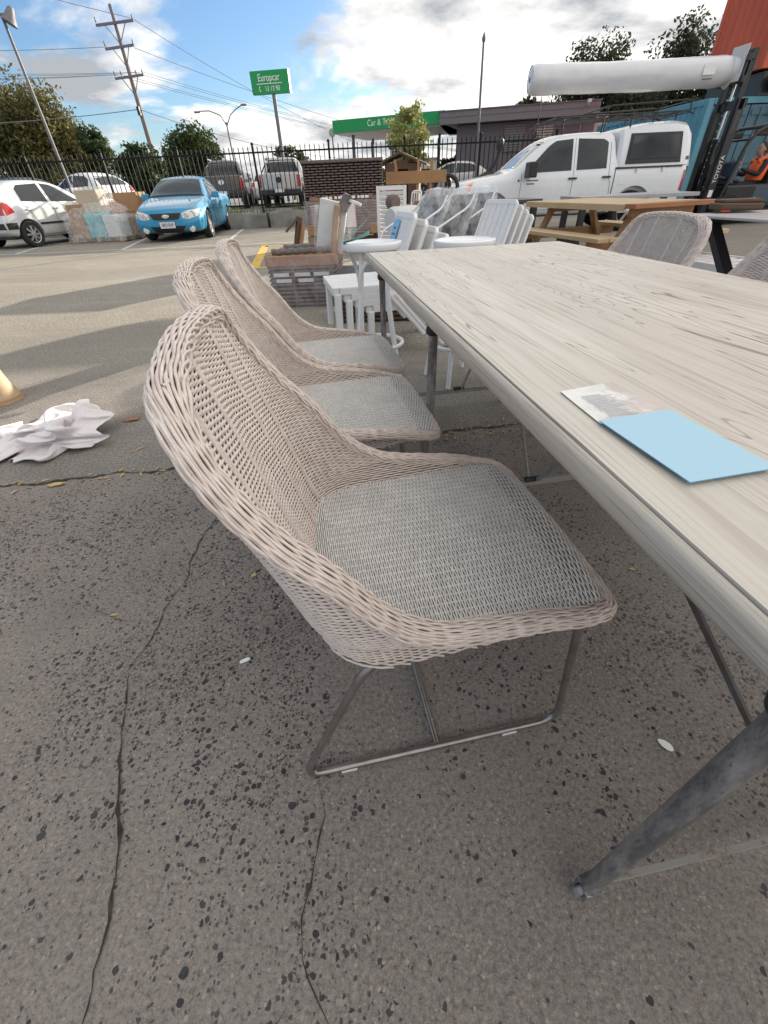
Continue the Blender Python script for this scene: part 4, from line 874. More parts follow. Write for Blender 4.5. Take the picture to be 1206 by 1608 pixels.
# ---- dual cab utilities beyond the fence, tails towards the camera
def tail_ute(label, loc, rz, paint):
    t = thing('utility_vehicle', label, 'utility', loc, rz)
    st = [(2.6, .5, .6, .7, .6, .9, .5), (2.5, .42, .84, .85, .82, 1.02, .7), (1.6, .40, .91, 1.08, .89, 1.2, .8), (1.15, .40, .91, 1.12, .89, 1.24, .8), (.45, .40, .91, 1.14, .89, 1.74, .66), (.2, .40, .91, 1.15, .89, 1.79, .65), (-.75, .40, .91, 1.16, .89, 1.80, .65), (-.95, .40, .91, 1.16, .89, 1.70, .66), (-1.08, .40, .91, 1.16, .89, 1.26, .84), (-1.12, .40, .91, 1.14, .89, 1.2, .87), (-2.5, .44, .91, 1.14, .89, 1.2, .87), (-2.62, .5, .89, 1.12, .88, 1.18, .86)]
    c = Car(t, st, (1.6, -1.55), .39, .78, paint, arch=.07, lvl=1)
    c.panel('rear_screen', M['car_glass'], [(-.68, 1.27), (.68, 1.27)], [(-.58, 1.70), (.58, 1.70)], mode='rear', n=8, off=.01)
    tg = c.panel('tailgate', paint, [(-.72, .70), (.72, .70)], [(-.74, 1.17), (.74, 1.17)], mode='rear', n=6, off=.02, th=.04)
    b = MB(); x = c.hit((-5, 0, .95), (1, 0, 0))[0].x; b.lathe([(.10, -.03), (.09, -.05), (0, -.05)], 18, (0, 0, 0), 'x'); b.v = [(q[0] + x, q[1] * 1.3, q[2] + .98) for q in b.v]; b.build('emblem', M['chrome'] if paint == M['dark_paint'] else M['blk'], tg, smooth=50)
    for sg in (1, -1):
        c.panel('tail_light', M['tail'], [(sg * .76, .72), (sg * .88, .74)], [(sg * .76, 1.14), (sg * .87, 1.12)], mode='rear', n=3, m=3, off=.025)
        c.panel('side_window', M['car_glass'], [(.75, 1.2), (-.85, 1.22)], [(.4, 1.55), (.1, 1.68), (-.75, 1.68)], sg, n=8)
        b = MB(); b.tube([(.3, sg * .62, 1.84), (-.85, sg * .62, 1.83)], .025, 6); b.build('roof_rail', M['alloy'], t)
        b = MB(); b.tube(arc_pts([(-1.05, sg * .6, 1.24), (-1.25, sg * .6, 1.66), (-1.9, sg * .8, 1.24)], .2), .03, 8); b.build('sports_bar', M['blk'], t)
        for x in (1.6, -1.55): c.wheel(x, sg, .39, .80, .26, 6)
    b = MB(); b.box((-2.72, 0, .56), (.22, 1.80, .2)); b.build('rear_bumper', M['blk'], t, bevel=.04)
    b = MB(); b.box((-2.85, 0, .62), (.02, .38, .12)); b.build('number_plate', M['plate'], t)
    underbody(c, -2.5, 2.4, .8, .50); return t
tail_ute('dark bronze dual cab utility beyond the fence, tail towards the camera', (-6.75, 25.6, .38), R(98), M['dark_paint'])
tail_ute('silver dual cab utility beyond the fence, tail towards the camera', (-3.95, 25.4, .38), R(92), M['silver_paint'])
def small_car(label, loc, rz, paint, h=1.5, name='hatchback'):
    t = thing(name, label, 'car', loc, rz); k = h / 1.5
    st = [(2.1, .34, .5, .55, .5, .68, .4), (2.0, .26, .78, .62, .76, .76, .6), (1.3, .22, .87, .85, .85, .97, .7), (.95, .22, .88, .9, .86, 1.03, .7), (.2, .22, .88, .92, .86, 1.42 * k, .58), (-.4, .22, .88, .93, .86, 1.49 * k, .57), (-1.2, .22, .88, .95, .86, 1.44 * k, .57), (-1.75, .26, .86, .95, .82, 1.15 * k, .66), (-1.98, .32, .82, .85, .80, .95, .74), (-2.08, .4, .74, .6, .74, .7, .7)]
    c = Car(t, st, (1.3, -1.3), .31, .76, paint, arch=.05, lvl=1)
    for sg in (1, -1):
        c.panel('side_window', M['car_glass'], [(.75, .98), (-.30, 1.0)], [(.4, 1.18), (.1, 1.34), (-.3, 1.38)], sg, n=8); c.panel('rear_side_window', M['car_glass'], [(-.38, 1.0), (-1.35, 1.03)], [(-.38, 1.38), (-1.1, 1.34), (-1.3, 1.24)], sg, n=8)
        c.panel('tail_light', M['tail'], [(sg * .6, .82), (sg * .78, .82)], [(sg * .58, .98), (sg * .74, .98)], mode='rear', n=3, m=2, off=.012)
        c.mirror_(.65, .88, 1.02, sg)
        for x in (1.3, -1.3): c.wheel(x, sg, .31, .77, .2, 6)
    c.panel('rear_screen', M['car_glass'], [(-.6, 1.04), (.6, 1.04)], [(-.48, 1.32 * k), (.48, 1.32 * k)], mode='rear', n=6); c.panel('windscreen', M['screen_glass'], [(.95, -.68), (.95, .68)], [(.25, -.52), (.25, .52)], mode='top', n=6)
    underbody(c, -1.8, 1.8, .7, .30); return t
small_car('white hatchback beyond the fence behind the wrapped pallet', (-12.0, 22.6, .38), R(152), M['white_paint'])
small_car('white car beyond the fence between the bronze and silver utilities', (-5.9, 30.5, .38), R(100), M['white_paint'])
small_car('dark car beyond the fence just right of the white hatchback', (-10.8, 31, .38), R(150), M['dark_paint'])
small_car('grey car parked at the building under the canopy', (4.2, 27.5, .38), R(165), M['silver_paint'])
small_car('pale car beyond the fence at the right of the silver utility', (-2.4, 33, .38), R(92), M['silver_paint'])
small_car('dark blue car far left beyond the fence behind the silver white hatchback', (-15.9, 24, .38), R(160), M['fork_blue'])

# ================================================================== FORKLIFT, ROLL, DRIVER  (local +X = forks)
FK = thing('forklift', 'dark forklift with a tall black mast holding up the white roll', 'forklift', (9.25, 12.0, 0), R(180))
b = MB()
for y in (-.33, .33):
    for dx, w in ((-.06, .03), (.06, .03)): b.box((1.55 + dx, y, 1.1), (w, .10, 2.1))
    b.box((1.55, y - .045 * (1 if y > 0 else -1), 1.1), (.15, .02, 2.1))
    b.box((1.55, y + .06 * (1 if y > 0 else -1), 1.0), (.16, .022, 1.95))
b.box((1.50, 0, .16), (.12, .6, .14)); b.box((1.46, 0, 2.08), (.08, .7, .14)); b.build('outer_mast', M['fork_dark'], FK, bevel=.006)
b = MB()
for y in (-.25, .25):
    b.box((1.57, y, 1.75), (.13, .05, 2.2)); b.box((1.63, y + .03 * (1 if y > 0 else -1), 1.75), (.02, .09, 2.2))
b.box((1.57, 0, 2.78), (.10, .62, .16)); b.box((1.57, 0, 2.05), (.06, .5, .12)); b.build('inner_mast', M['fork_dark'], FK, bevel=.006)
b = MB(); b.box((1.50, 0, 2.62), (.04, .56, .12)); b.build('cross_member', M['fork_blue'], FK)
for y in (-.16, .16):
    b = MB(); b.tube([(1.47, y, .2), (1.47, y, 1.55)], .045, 12); b.build('lift_cylinder', M['fork_dark'], FK, smooth=60)
    b = MB(); b.tube([(1.47, y, 1.5), (1.47, y, 2.5)], .026, 12); b.build('piston_rod', M['steel'], FK, smooth=60)
b = MB()
for k in range(14): b.box((1.60, -.06, .9 + .12 * k), (.03, .035, .09))
b.tube([(1.50, .06, .3), (1.50, .07, 1.6), (1.52, .06, 2.5)], .018, 8); b.tube([(1.50, .10, .3), (1.50, .11, 1.6), (1.52, .09, 2.4)], .014, 8); b.build('lift_chain', M['blk'], FK)
b = MB(); b.box((1.72, 0, 2.42), (.07, .84, .10)); b.box((1.72, 0, 2.72), (.07, .84, .10))
for y in (-.3, 0, .3): b.box((1.71, y, 2.57), (.05, .08, .42))
b.build('carriage', M['fork_dark'], FK, bevel=.006)
b = MB(); b.tube([(1.70, 0, 2.60), (4.4, 0, 2.60)], [.05, .035], 10); b.build('carpet_boom', M['fork_dark'], FK)
TY = lambda x, z: Matrix(((0, 1, 0, x), (0, 0, 1, .402), (1, 0, 0, z), (0, 0, 0, 1)))
text('lettering', 'TOYOTA', .115, M['sign_white'], FK, TY(1.55, 1.02), .002)
text('lettering', 'TOYOTA', .085, M['grey_pole'], FK, TY(1.55, 1.78), .002)
b = MB(); b.box((1.55, .403, .60), (.09, .004, .13)); b.build('label_plate', M['sign_white'], FK)
b = MB(); b.box((.15, 0, .52), (2.3, 1.05, .44)); b.box((.2, 0, .27), (2.1, .9, .14)); b.build('chassis', M['fork_dark'], FK, bevel=.04)
b = MB(); b.box((-.75, 0, .72), (.95, 1.05, .62)); b.build('counterweight', M['fork_orange'], FK, bevel=.12, seg=3)
b = MB(); b.box((.95, .47, .55), (.7, .06, .36)); b.box((.35, .50, .55), (.6, .06, .30)); b.build('side_panel', M['fork_blue'], FK, bevel=.02)
text('capacity_number', '18', .13, M['sign_white'], FK, Matrix(((-1, 0, 0, .62), (0, 0, 1, .535), (0, 1, 0, .45), (0, 0, 0, 1))), .002)
b = MB(); b.box((1.20, 0, .95), (.16, .9, .42)); b.build('dashboard', M['fork_blue'], FK, bevel=.04)
b = MB(); b.box((.42, 0, .60), (.48, .5, .14)); b.box((.16, 0, .88), (.12, .46, .55)); b.build('seat', M['blk'], FK, bevel=.04)
b = MB(); b.tube([(1.1, .05, .95), (.98, .05, 1.0)], .025, 8); ring = [(.97 + .06 * math.sin(a), .05 + .16 * math.cos(a), 1.0 + .14 * math.sin(a)) for a in [k * math.pi / 10 for k in range(20)]]; b.tube(ring, .014, 8, closed=True); b.build('steering_wheel', M['blk'], FK, smooth=60)
b = MB()
for y in (-.48, .48):
    b.tube(arc_pts([(1.36, y, .42), (1.18, y, 1.50), (.86, y, 1.72), (-.55, y, 1.76), (-.72, y, .9)], .22), .033, 10)
for k in range(7): x = .8 - k * .2; b.tube([(x, -.48, 1.725), (x, .48, 1.725)], .02, 6)
b.tube([(1.18, -.48, 1.50), (1.18, .48, 1.50)], .025, 8); b.build('overhead_guard', M['fork_dark'], FK, smooth=60)
for y in (.40, -.40): b = MB(); b.box((.9, y, 1.60), (.30, .1, .10)); b.build('work_light', M['blk'], FK, bevel=.02)
for y in (1, -1): b = MB(); b.tube([(1.5, .3 * y, .9), (1.05, .46 * y, .8)], .035, 8); b.build('tilt_cylinder', M['fork_dark'], FK)
for x, y, r_ in ((1.15, .45, .30), (1.15, -.45, .30), (-.75, .42, .24), (-.75, -.42, .24)):
    e = MB(); e.lathe([(r_ * .5, -.1), (r_ * .9, -.11), (r_, -.07), (r_, .07), (r_ * .9, .11), (r_ * .5, .1)], 22, (x, y, r_), 'y'); w_ = e.build('wheel', M['rubber'], FK, smooth=45)
    e = MB(); s = 1 if y > 0 else -1; e.lathe([(r_ * .5, s * .08), (r_ * .35, s * .115), (0, s * .115)], 16, (x, y, r_), 'y'); e.build('rim', M['fork_orange'], w_)
# the white roll hung on the boom
RL = MB(); nseg = 46; nr = 40
def rollfn(a, t):
    x = 1.82 + 4.05 * t; an = 2 * math.pi * a
    from mathutils import noise as mn
    r_ = .232 + .010 * mn.noise(Vector((x * 2.2, math.cos(an) * 1.6, math.sin(an) * 1.6))) + .006 * mn.noise(Vector((x * 7, math.cos(an) * 4, math.sin(an) * 4)))
    e = (1 - t) * 4.05; 
    if e < .06: r_ *= math.sqrt(max(0, 1 - (1 - e / .06) ** 2)) * .12 + .88
    if t < .05: r_ *= 1 - .12 * (1 - t / .05)
    return (x, r_ * math.cos(an), 2.59 + r_ * math.sin(an) - .02 * math.sin(math.pi * t))
RL.grid(rollfn, nr, nseg, cu=True)
roll = thing('carpet_roll', 'long white plastic wrapped roll held up on the forklift mast', 'roll', (9.25, 12.0, 0), R(180))
RL.build('wrap', M['film_white'], roll, smooth=180)
b = MB(); b.lathe([(.205, 0), (.12, .02), (.045, .018), (.045, -.2)], 26, (5.86, 0, 2.59), 'x', cap=False); b.build('end_face', M['film_white'], roll, smooth=40)
b = MB(); b.lathe([(.046, .019), (.0, .012)], 16, (5.86, 0, 2.59), 'x', cap=False); b.build('core_hole', M['blk'], roll)
b = MB()
def tailfn(a, t):
    an = 2 * math.pi * a; r_ = .215 + .03 * math.sin(3 * an + 1) * t + .03 * t * t; return (1.86 - .10 * t, r_ * math.cos(an), 2.59 + r_ * math.sin(an))
b.grid(tailfn, 26, 5, cu=True); b.build('end_wrap', M['film_white'], roll, smooth=60)
b = MB(); b.box((2.35, .236, 2.60), (.24, .006, .16)); b.build('label', M['sign_white'], roll); b = MB(); b.box((2.35, .232, 2.46), (.20, .006, .014)); b.build('label_bar', M['blk'], roll)
b = MB(); b.box((1.775, .12, 2.66), (.02, .42, .52), Matrix.Rotation(R(6), 3, 'Z')); tag(b.build('plastic_sheet_board', M['soffit'], bevel=.01), 'pale grey board clamped between the white roll and the mast', 'board'); o_ = bpy.data.objects['plastic_sheet_board']; o_.location = (9.25, 12, 0); o_.rotation_euler = (0, 0, R(180))

# ---- people: skinned skeletons
def skin(name, V, E, RR, m_, parent, sub=2, smooth=180):
    me = bpy.data.meshes.new(name); me.from_pydata([tuple(v) for v in V], E, [])
    o = bpy.data.objects.new(name, me); COL.objects.link(o)
    md = o.modifiers.new('skin', 'SKIN'); md.use_smooth_shade = True; md.branch_smoothing = .6
    for i, r_ in enumerate(RR): s = me.skin_vertices[0].data[i]; s.radius = r_ if isinstance(r_, tuple) else (r_, r_)
    me.skin_vertices[0].data[0].use_root = True
    sb = o.modifiers.new('sub', 'SUBSURF'); sb.levels = sub; sb.render_levels = sub
    n = baked(o); bpy.data.objects.remove(o); n.materials.clear(); n.materials.append(m_)
    return link(name, n, parent, smooth=smooth)
DR = thing('person', 'forklift driver in an orange hi-vis vest over dark clothes, seated at the wheel', 'person', (9.25, 12.0, 0), R(180))
V = [(.42, 0, .74), (.40, 0, .92), (.38, 0, 1.08), (.37, 0, 1.17), (.39, 0, 1.23), (.42, 0, 1.30),
     (.37, .17, 1.12), (.50, .24, .90), (.74, .17, .97), (.87, .13, 1.02), (.37, -.17, 1.12), (.50, -.24, .90), (.74, -.14, .95), (.87, -.09, 1.01),
     (.48, .10, .71), (.86, .13, .74), (.92, .13, .42), (1.02, .13, .37), (.48, -.10, .71), (.86, -.13, .74), (.92, -.13, .42), (1.02, -.13, .37)]
E_ = [(0, 1), (1, 2), (2, 3), (3, 4), (4, 5), (3, 6), (6, 7), (7, 8), (8, 9), (3, 10), (10, 11), (11, 12), (12, 13), (0, 14), (14, 15), (15, 16), (16, 17), (0, 18), (18, 19), (19, 20), (20, 21)]
RR = [(.13, .16), (.12, .15), (.125, .17), (.07, .09), .05, .055, .065, .05, .04, .03, .065, .05, .04, .03, .085, .065, .045, .04, .085, .065, .045, .04]
skin('body', V, E_, RR, M['cloth_dark'], DR)
b = MB()
def headfn(a, t):
    th = math.pi * t; an = 2 * math.pi * a; r_ = math.sin(th) ** .8; z = math.cos(th)
    x = r_ * math.cos(an); y = r_ * math.sin(an); px = .098 * x + (.012 if z < 0 else 0) * x; 
    f = max(0, x); 
    if f > .6: px += .022 * math.exp(-((z + .05) / .16) ** 2 - (y / .18) ** 2) + .008 * math.exp(-((z + .75) / .2) ** 2) - .01 * math.exp(-((z - .15) / .12) ** 2)
    return (.445 + px, .074 * y * (1 - .18 * max(0, -z)), 1.335 + .118 * z)
b.grid(headfn, 28, 22, cu=True)
for y in (-.074, .074): b.lathe([(.0, -.008), (.018, -.006), (.022, .004), (.0, .008)], 10, (.44, y, 1.33), 'y')
b.tube([(.41, 0, 1.18), (.43, 0, 1.27)], .048, 12); b.build('head', M['skin'], DR, smooth=180)
for y in (-.028, .028): b = MB(); b.lathe([(0, .012), (.008, .010), (.012, 0), (0, -.01)], 10, (.530, y, 1.352), 'x'); b.build('eye', M['blk'], DR, smooth=180)
b = MB(); b.box((.540, 0, 1.275), (.01, .04, .008)); b.build('mouth', M['leaf_brown'], DR)
b = MB(); b.grid(lambda a, t: (.432 + .108 * math.sin(1.75 * t + .001) * math.cos(2 * math.pi * a) - (.012 + .02 * t), .082 * math.sin(1.75 * t + .001) * math.sin(2 * math.pi * a), 1.345 + .122 * math.cos(1.75 * t) - (.05 * t * t if math.cos(2 * math.pi * a) < .3 else -.07 * t * t)), 24, 10, cu=True); b.build('hair', M['hair'], DR, smooth=180)
for sg in (1, -1):   # hands gripping the wheel
    hv = [(.86, .115 * sg, 1.02), (.92, .11 * sg, 1.045), (.955, .11 * sg, 1.05)]; he = [(0, 1), (1, 2)]; hr = [.024, (.030, .020), (.028, .018)]
    for k in range(4): y0 = (.085 + .017 * k) * sg; i = len(hv); hv += [(.975, y0, 1.045), (.99, y0, 1.022), (.978, y0, 1.0)]; he += [(2, i), (i, i + 1), (i + 1, i + 2)]; hr += [.009, .0085, .008]
    i = len(hv); hv += [(.935, .07 * sg, 1.05), (.965, .06 * sg, 1.035)]; he += [(1, i), (i, i + 1)]; hr += [.011, .009]
    skin('hand', hv, he, hr, M['skin'], DR, sub=1)
b = MB()
def vestfn(a, t):
    an = 2 * math.pi * a; z = .80 + .36 * t; w_ = .185 + .03 * math.sin(math.pi * t) - (.05 * max(0, t - .75) / .25); d = .155 + .012 * math.sin(math.pi * t) - .03 * max(0, t - .75) / .25
    return (.40 - .03 * t + d * math.cos(an), w_ * math.sin(an), z)
b.grid(vestfn, 28, 8, cu=True)
for s in (-1, 1): b.tube([(.50, s * .10, 1.12), (.40, s * .125, 1.205), (.28, s * .12, 1.10)], .045, 10)
b.build('vest', M['vest'], DR, smooth=60)
b = MB(); b.grid(lambda a, t: (.385 + .058 * math.cos(2 * math.pi * a) + .02 * math.cos(2 * math.pi * a) * (1 - t), .062 * math.sin(2 * math.pi * a), 1.175 + .05 * t), 18, 4, cu=True); b.build('collar', M['sign_white'], DR, smooth=60)

# ================================================================== PALLET LOADS AND FURNITURE BEHIND
def film_over(b, c, d, rz=0., n=14, puff=.02, seed=0):
    """a loose film skin round a box"""
    from mathutils import noise as mn
    Q = Matrix.Rotation(rz, 3, 'Z'); c = Vector(c)
    def f(a, t):
        an = a * 4; s = int(an) % 4; u = an - int(an); w, h = d[0] / 2 + .01, d[1] / 2 + .01; P = [(-w, -h), (w, -h), (w, h), (-w, h)]; p, q = P[s], P[(s + 1) % 4]
        x, y = p[0] + (q[0] - p[0]) * u, p[1] + (q[1] - p[1]) * u; z = -d[2] / 2 + d[2] * 1.01 * t
        o = mn.noise(Vector((x * 4 + seed, y * 4, z * 6))) * puff + puff * .8; r_ = math.hypot(x, y)
        return c + Q @ Vector((x + x / r_ * o, y + y / r_ * o, z))
    b.grid(f, 4 * n, n, cu=True)
def pallet(label, loc, rz, lx, ly, h=.13):
    t = thing('pallet', label, 'pallet', loc, rz)
    for k in range(7):
        b = MB(); b.box((-lx / 2 + .05 + k * (lx - .1) / 6, 0, h - .0105), (.095, ly, .021)); b.build('deck_board', M['pallet'], t, bevel=.003)
    for y in (-ly / 2 + .05, 0, ly / 2 - .05):
        b = MB(); b.box((0, y, h / 2 - .002), (lx, .09, h - .04)) if y == 0 else None
        for x in (-lx / 2 + .07, 0, lx / 2 - .07): b.box((x, y, h / 2 - .001), (.14, .092 if y else .094, h - .044))
        b.box((0, y, .0105), (lx * .999, .095, .021)); b.build('bearer', M['pallet'], t)
    return t
def carton(label, loc, rz, d, m_, tape=True):
    t = thing('carton', label, 'box', loc, rz); b = MB(); b.box((0, 0, d[2] / 2), d); b.build('body', m_, t, bevel=.008)
    if tape: b = MB(); b.box((0, 0, d[2] + .0015), (d[0] * .99, .06, .003)); b.box((-d[0] / 2 - .0015, 0, d[2] * .85), (.003, .06, d[2] * .28)); b.build('tape', M['pallet'], t)
    return t
# pallet of film wrapped cartons between the two cars
PX, PY, PR = -7.75, 14.9, R(-4)
pallet('timber pallet under the wrapped cartons between the parked cars', (PX, PY, 0), PR, 1.5, 1.2)
W_ = lambda x, y: (PX + x * math.cos(PR) - y * math.sin(PR), PY + x * math.sin(PR) + y * math.cos(PR))
def onp(x, y, z): q = W_(x, y); return (q[0], q[1], z)
carton('brown carton at the left bottom of the wrapped pallet', onp(-.48, -.12, .131), PR, (.5, .8, .42), M['cardboard'])
carton('brown carton at the left, second layer of the wrapped pallet', onp(-.46, -.1, .552), PR, (.46, .7, .34), M['cardboard'])
carton('teal printed carton at the middle front of the wrapped pallet', onp(.04, -.28, .131), PR, (.48, .56, .56), M['teal_box'])
cb_ = carton('white printed carton at the right of the wrapped pallet', onp(.50, -.25, .131), PR, (.40, .6, .50), M['soffit'])
carton('tall pale carton standing on top of the wrapped pallet', onp(-.06, -.1, .70), PR + R(4), (.60, .5, .50), mat('pale_carton', (.52, .42, .32), .8, var=.06))
carton('brown carton at the back of the wrapped pallet', onp(.26, .35, .131), PR, (.9, .42, .58), M['cardboard'])
b = MB()
for (x0, y0, w, h) in ((-.09, -.585, .16, .30), (.44, -.575, .12, .22)): b.box((x0, y0, .36), (w, .004, h))
o_ = b.build('printed_panel', M['sign_white'], None); bpy.data.objects.remove(o_)
fw = thing('stretch_wrap', 'clear stretch film wrapped round the cartons between the parked cars', 'film', (PX, PY, 0), PR); b = MB()
from mathutils import noise as MN
def wrapfn(a, t):
    an = 2 * math.pi * a; ca, sa = math.cos(an), math.sin(an); k = 1 / max(abs(ca) / .80, abs(sa) / .66); x, y = ca * k, sa * k; z = .04 + t * 1.2
    s = 1 if z < .62 else 1 - .52 * min(1, (z - .62) / .3); s *= 1 if z > .15 else 1.03; x = x * s - (.04 if z > .6 else 0); y = y * s
    o = .035 * MN.noise(Vector((x * 5, y * 5, z * 7))); return (x * (1 + o), y * (1 + o), z * (1.02 if abs(x) < .5 else .97))
b.grid(wrapfn, 72, 26, cu=True); b.grid(lambda a, t: Vector(wrapfn(a, 1.)) * Vector((1, 1, 1)).x * 1 if t < .01 else Vector((wrapfn(a, 1.)[0] * (1 - t), wrapfn(a, 1.)[1] * (1 - t), 1.25 + .02 * t)), 40, 5, cu=True)
b.build('film', M['film_thick'], fw, smooth=180)
carton('large plain brown carton standing upright behind the wrapped pallet beside the blue car', (-7.45, 16.1, .62), R(-8), (1.0, .5, .50), M['cardboard'])
carton('large brown carton on the ground behind the wrapped pallet beside the blue car', (-7.35, 16.05, 0), R(-6), (1.15, .7, .62), M['cardboard'])

# dark rattan planter over a wrapped one on pallets
BX, BY, BR = -.46, 10.0, R(-1.5)
def rattan_box(name, label, loc, rz, d, m_, cat='planter'):
    t = thing(name, label, cat, loc, rz); b = MB(); b.box((0, 0, d[2] / 2), (d[0] - .016, d[1] - .016, d[2] - .01)); b.build('liner', mat('rattan_gap', (.008, .007, .007), 1., var=.2, spec=.05), t)  # near-black box puts the shade between the strips into its colour
    b = MB(); rows = int(d[2] / .038)
    for k in range(rows):
        z = (k + .5) * d[2] / rows
        for (w, fy, ax) in ((d[0], -d[1] / 2 + .004, 0), (d[0], d[1] / 2 - .004, 0), (d[1], -d[0] / 2 + .004, 1), (d[1], d[0] / 2 - .004, 1)):
            n = int(w / .135); o = (k % 2) * .5
            for i in range(-1, n + 1):
                a = -w / 2 + (i + o) * w / n + .008; e = a + w / n - .016; a, e = max(a, -w / 2), min(e, w / 2)
                if e - a < .02: continue
                c_ = ((a + e) / 2, fy, z) if ax == 0 else (fy, (a + e) / 2, z); b.box(c_, ((e - a), .016, .021) if ax == 0 else (.016, (e - a), .021))
    b.build('weave', m_, t, bevel=.006, seg=1)
    b = MB()
    for x, y, l, h in ((0, -d[1] / 2, d[0] + .04, .05), (0, d[1] / 2, d[0] + .04, .05)): b.box((x, y, d[2]), (l, h, .045))
    for x in (-d[0] / 2, d[0] / 2): b.box((x, 0, d[2]), (.05, d[1] - .06, .045))
    b.build('rim', m_, t, bevel=.01); return t
rattan_box('rattan_planter', 'dark brown woven rattan box on top of the wrapped stack', (BX, BY, .875), BR, (1.42, .9, .50), M['dark_rattan'])
for k, (x, s) in enumerate(((-.55, 'left'), (.56, 'right'))):
    b = MB(); b.box((0, 0, .022), (.2, .34, .044)); o_ = tag(b.build('packing_block', M['cardboard2'], bevel=.004), 'reddish packing block under the %s end of the dark rattan box' % s, 'block'); o_.location = (BX + x, BY - .28, .829); o_.rotation_euler = (0, 0, BR)
WB = thing('wrapped_planter', 'film wrapped rattan box with a pale paper label under the dark one', 'planter', (BX - .02, BY, .29), BR)
b = MB(); b.box((0, 0, .27), (1.40, .88, .53)); b.build('body', M['dark_rattan'], WB, bevel=.03)
b = MB()
for k in range(12): b.box((0, -.445, .04 + k * .042), (1.36, .012, .022)); b.box((.705, 0, .04 + k * .042), (.012, .84, .022))
b.build('weave', mat('pink_brown_rattan', (.27, .165, .145), .6, var=.3, vs=12), WB)
b = MB(); film_over(b, (0, 0, .27), (1.42, .90, .53), 0, 18, .02, 3); b.build('film', M['film'], WB, smooth=180)
b = MB(); b.box((-.02, -.478, .32), (.48, .004, .40), Matrix.Rotation(R(0), 3, 'Z')); lb = b.build('paper_label', mat('pink_paper', (.62, .50, .52), .7, var=.05), WB)
b = MB()
for k in range(7): b.box((-.02, -.4815, .46 - k * .045), (.30 if k else .18, .003, .008 if k else .03))
b.build('printed_lines', M['print_grey'], lb)
for x in (-.60, .60): b = MB(); b.box((x, -.462, .09), (.24, .03, .17)); b.build('corner_guard', M['cardboard'], WB, bevel=.01)
pallet('grey pallet directly under the film wrapped rattan box', (BX, BY, .145), BR, 1.5, 1.0, .143); pallet('grey pallet on the ground, lower of the two under the rattan boxes', (BX + .05, BY, 0), BR, 1.5, 1.0, .143)
of = thing('timber_offcut', 'brown timber offcuts leaning at the left of the rattan stack', 'offcuts', (-1.42, 8.9, 0))
b = MB(); b.bar((.0, 0, 0), (.16, .1, .62), .05, .09); b.bar((-.10, .02, .42), (.12, .06, .60), .22, .03); b.build('board', M['timber_brown'], of); b = MB(); b.bar((.08, -.04, 0), (.22, .06, .52), .04, .06); b.build('batten', M['cardboard2'], of)

# cubby house and stacked bench behind it
CB = thing('timber_cubby', 'small brown timber cubby house with a sloping roof', 'cubby house', (.85, 13.2, 0), R(-12))
b = MB(); b.box((0, .32, .72), (.80, .05, 1.44)); b.box((-.38, 0, .70), (.05, .6, 1.40)); b.box((.38, 0, .70), (.05, .6, 1.40)); b.box((-.27, -.32, .70), (.2, .04, 1.42)); b.box((.27, -.32, .70), (.2, .04, 1.40)); b.box((0, -.32, 1.38), (.34, .04, .16)); b.build('wall', M['timber_brown'], CB)
b = MB(); b.bar((-.56, 0, 1.43), (.02, 0, 1.66), .85, .035, (0, 1, 0)); b.v = b.v[-8:]; b = MB(); b.bar((-.60, 0, 1.40), (.0, 0, 1.60), .86, .04); b.bar((.0, 0, 1.60), (.62, 0, 1.36), .86, .04); b.build('roof', M['timber_brown'], CB)
BN = thing('timber_bench', 'golden timber bench with splayed legs in front of the cubby house', 'bench', (1.02, 11.6, 0), R(-3))
b = MB(); b.box((0, -.30, 1.12), (1.28, .045, .21)); b.build('front_board', M['timber'], BN, bevel=.004)
for x in (-.38, .12, .40):
    b = MB(); b.bar((x - .07, -.26, 1.42), (x + (.10 if x < 0 else -.10), -.24, .55), .05, .11, (0, 1, 0)); b.bar((x - .05, .26, 1.30), (x + (.10 if x < 0 else -.10), .26, .0), .05, .11, (0, 1, 0)); b.build('leg', M['timber'], BN)
b = MB(); b.box((0, 0, .62), (1.2, .60, .05)); b.box((-.5, 0, .3), (.1, .5, .6)); b.box((.5, 0, .3), (.1, .5, .6)); b.build('seat', M['timber'], BN)

# film wrapped rattan pieces in front
WS = thing('wrapped_rattan_set', 'film wrapped dark rattan furniture stack with a cardboard top band', 'wrapped furniture', (-.72, 5.35, 0), R(-2))
DB = thing('rattan_stack', 'dark slatted rattan stack on the ground behind the left white chair stack', 'furniture stack', (.12, 4.45, 0), R(-2))
b = MB(); b.box((0, 0, .20), (.86, .60, .38)); b.build('inner_crate', M['blk'], DB); b = MB()
for k in range(10): b.box((0, -.31, .03 + k * .038), (.90, .02, .018)); b.box((.44, 0, .03 + k * .038), (.02, .60, .018))
b.build('slats', M['timber_brown'], DB)
b = MB(); b.box((0, 0, .21), (.66, .84, .40)); b.build('inner_crate', M['blk'], WS)
wr_m = mat('plum_rattan', (.19, .115, .105), .6, var=.35, vs=10); b = MB()
for k in range(10): b.box((0, -.43, .03 + k * .038), (.70, .02, .020)); b.box((.345, 0, .03 + k * .038), (.02, .84, .020)); b.box((-.345, 0, .03 + k * .038), (.02, .84, .020))
for x in (-.30, -.1, .12, .30): b.box((x, -.425, .2), (.03, .015, .40))
b.build('slats', wr_m, WS)
b = MB()
for (x, z) in ((-.22, .31), (.0, .31), (.2, .31), (-.2, .255), (.03, .255)): b.box((x, -.432, z), (.16, .018, .032))
b.build('packing_foam', M['soffit'], WS)
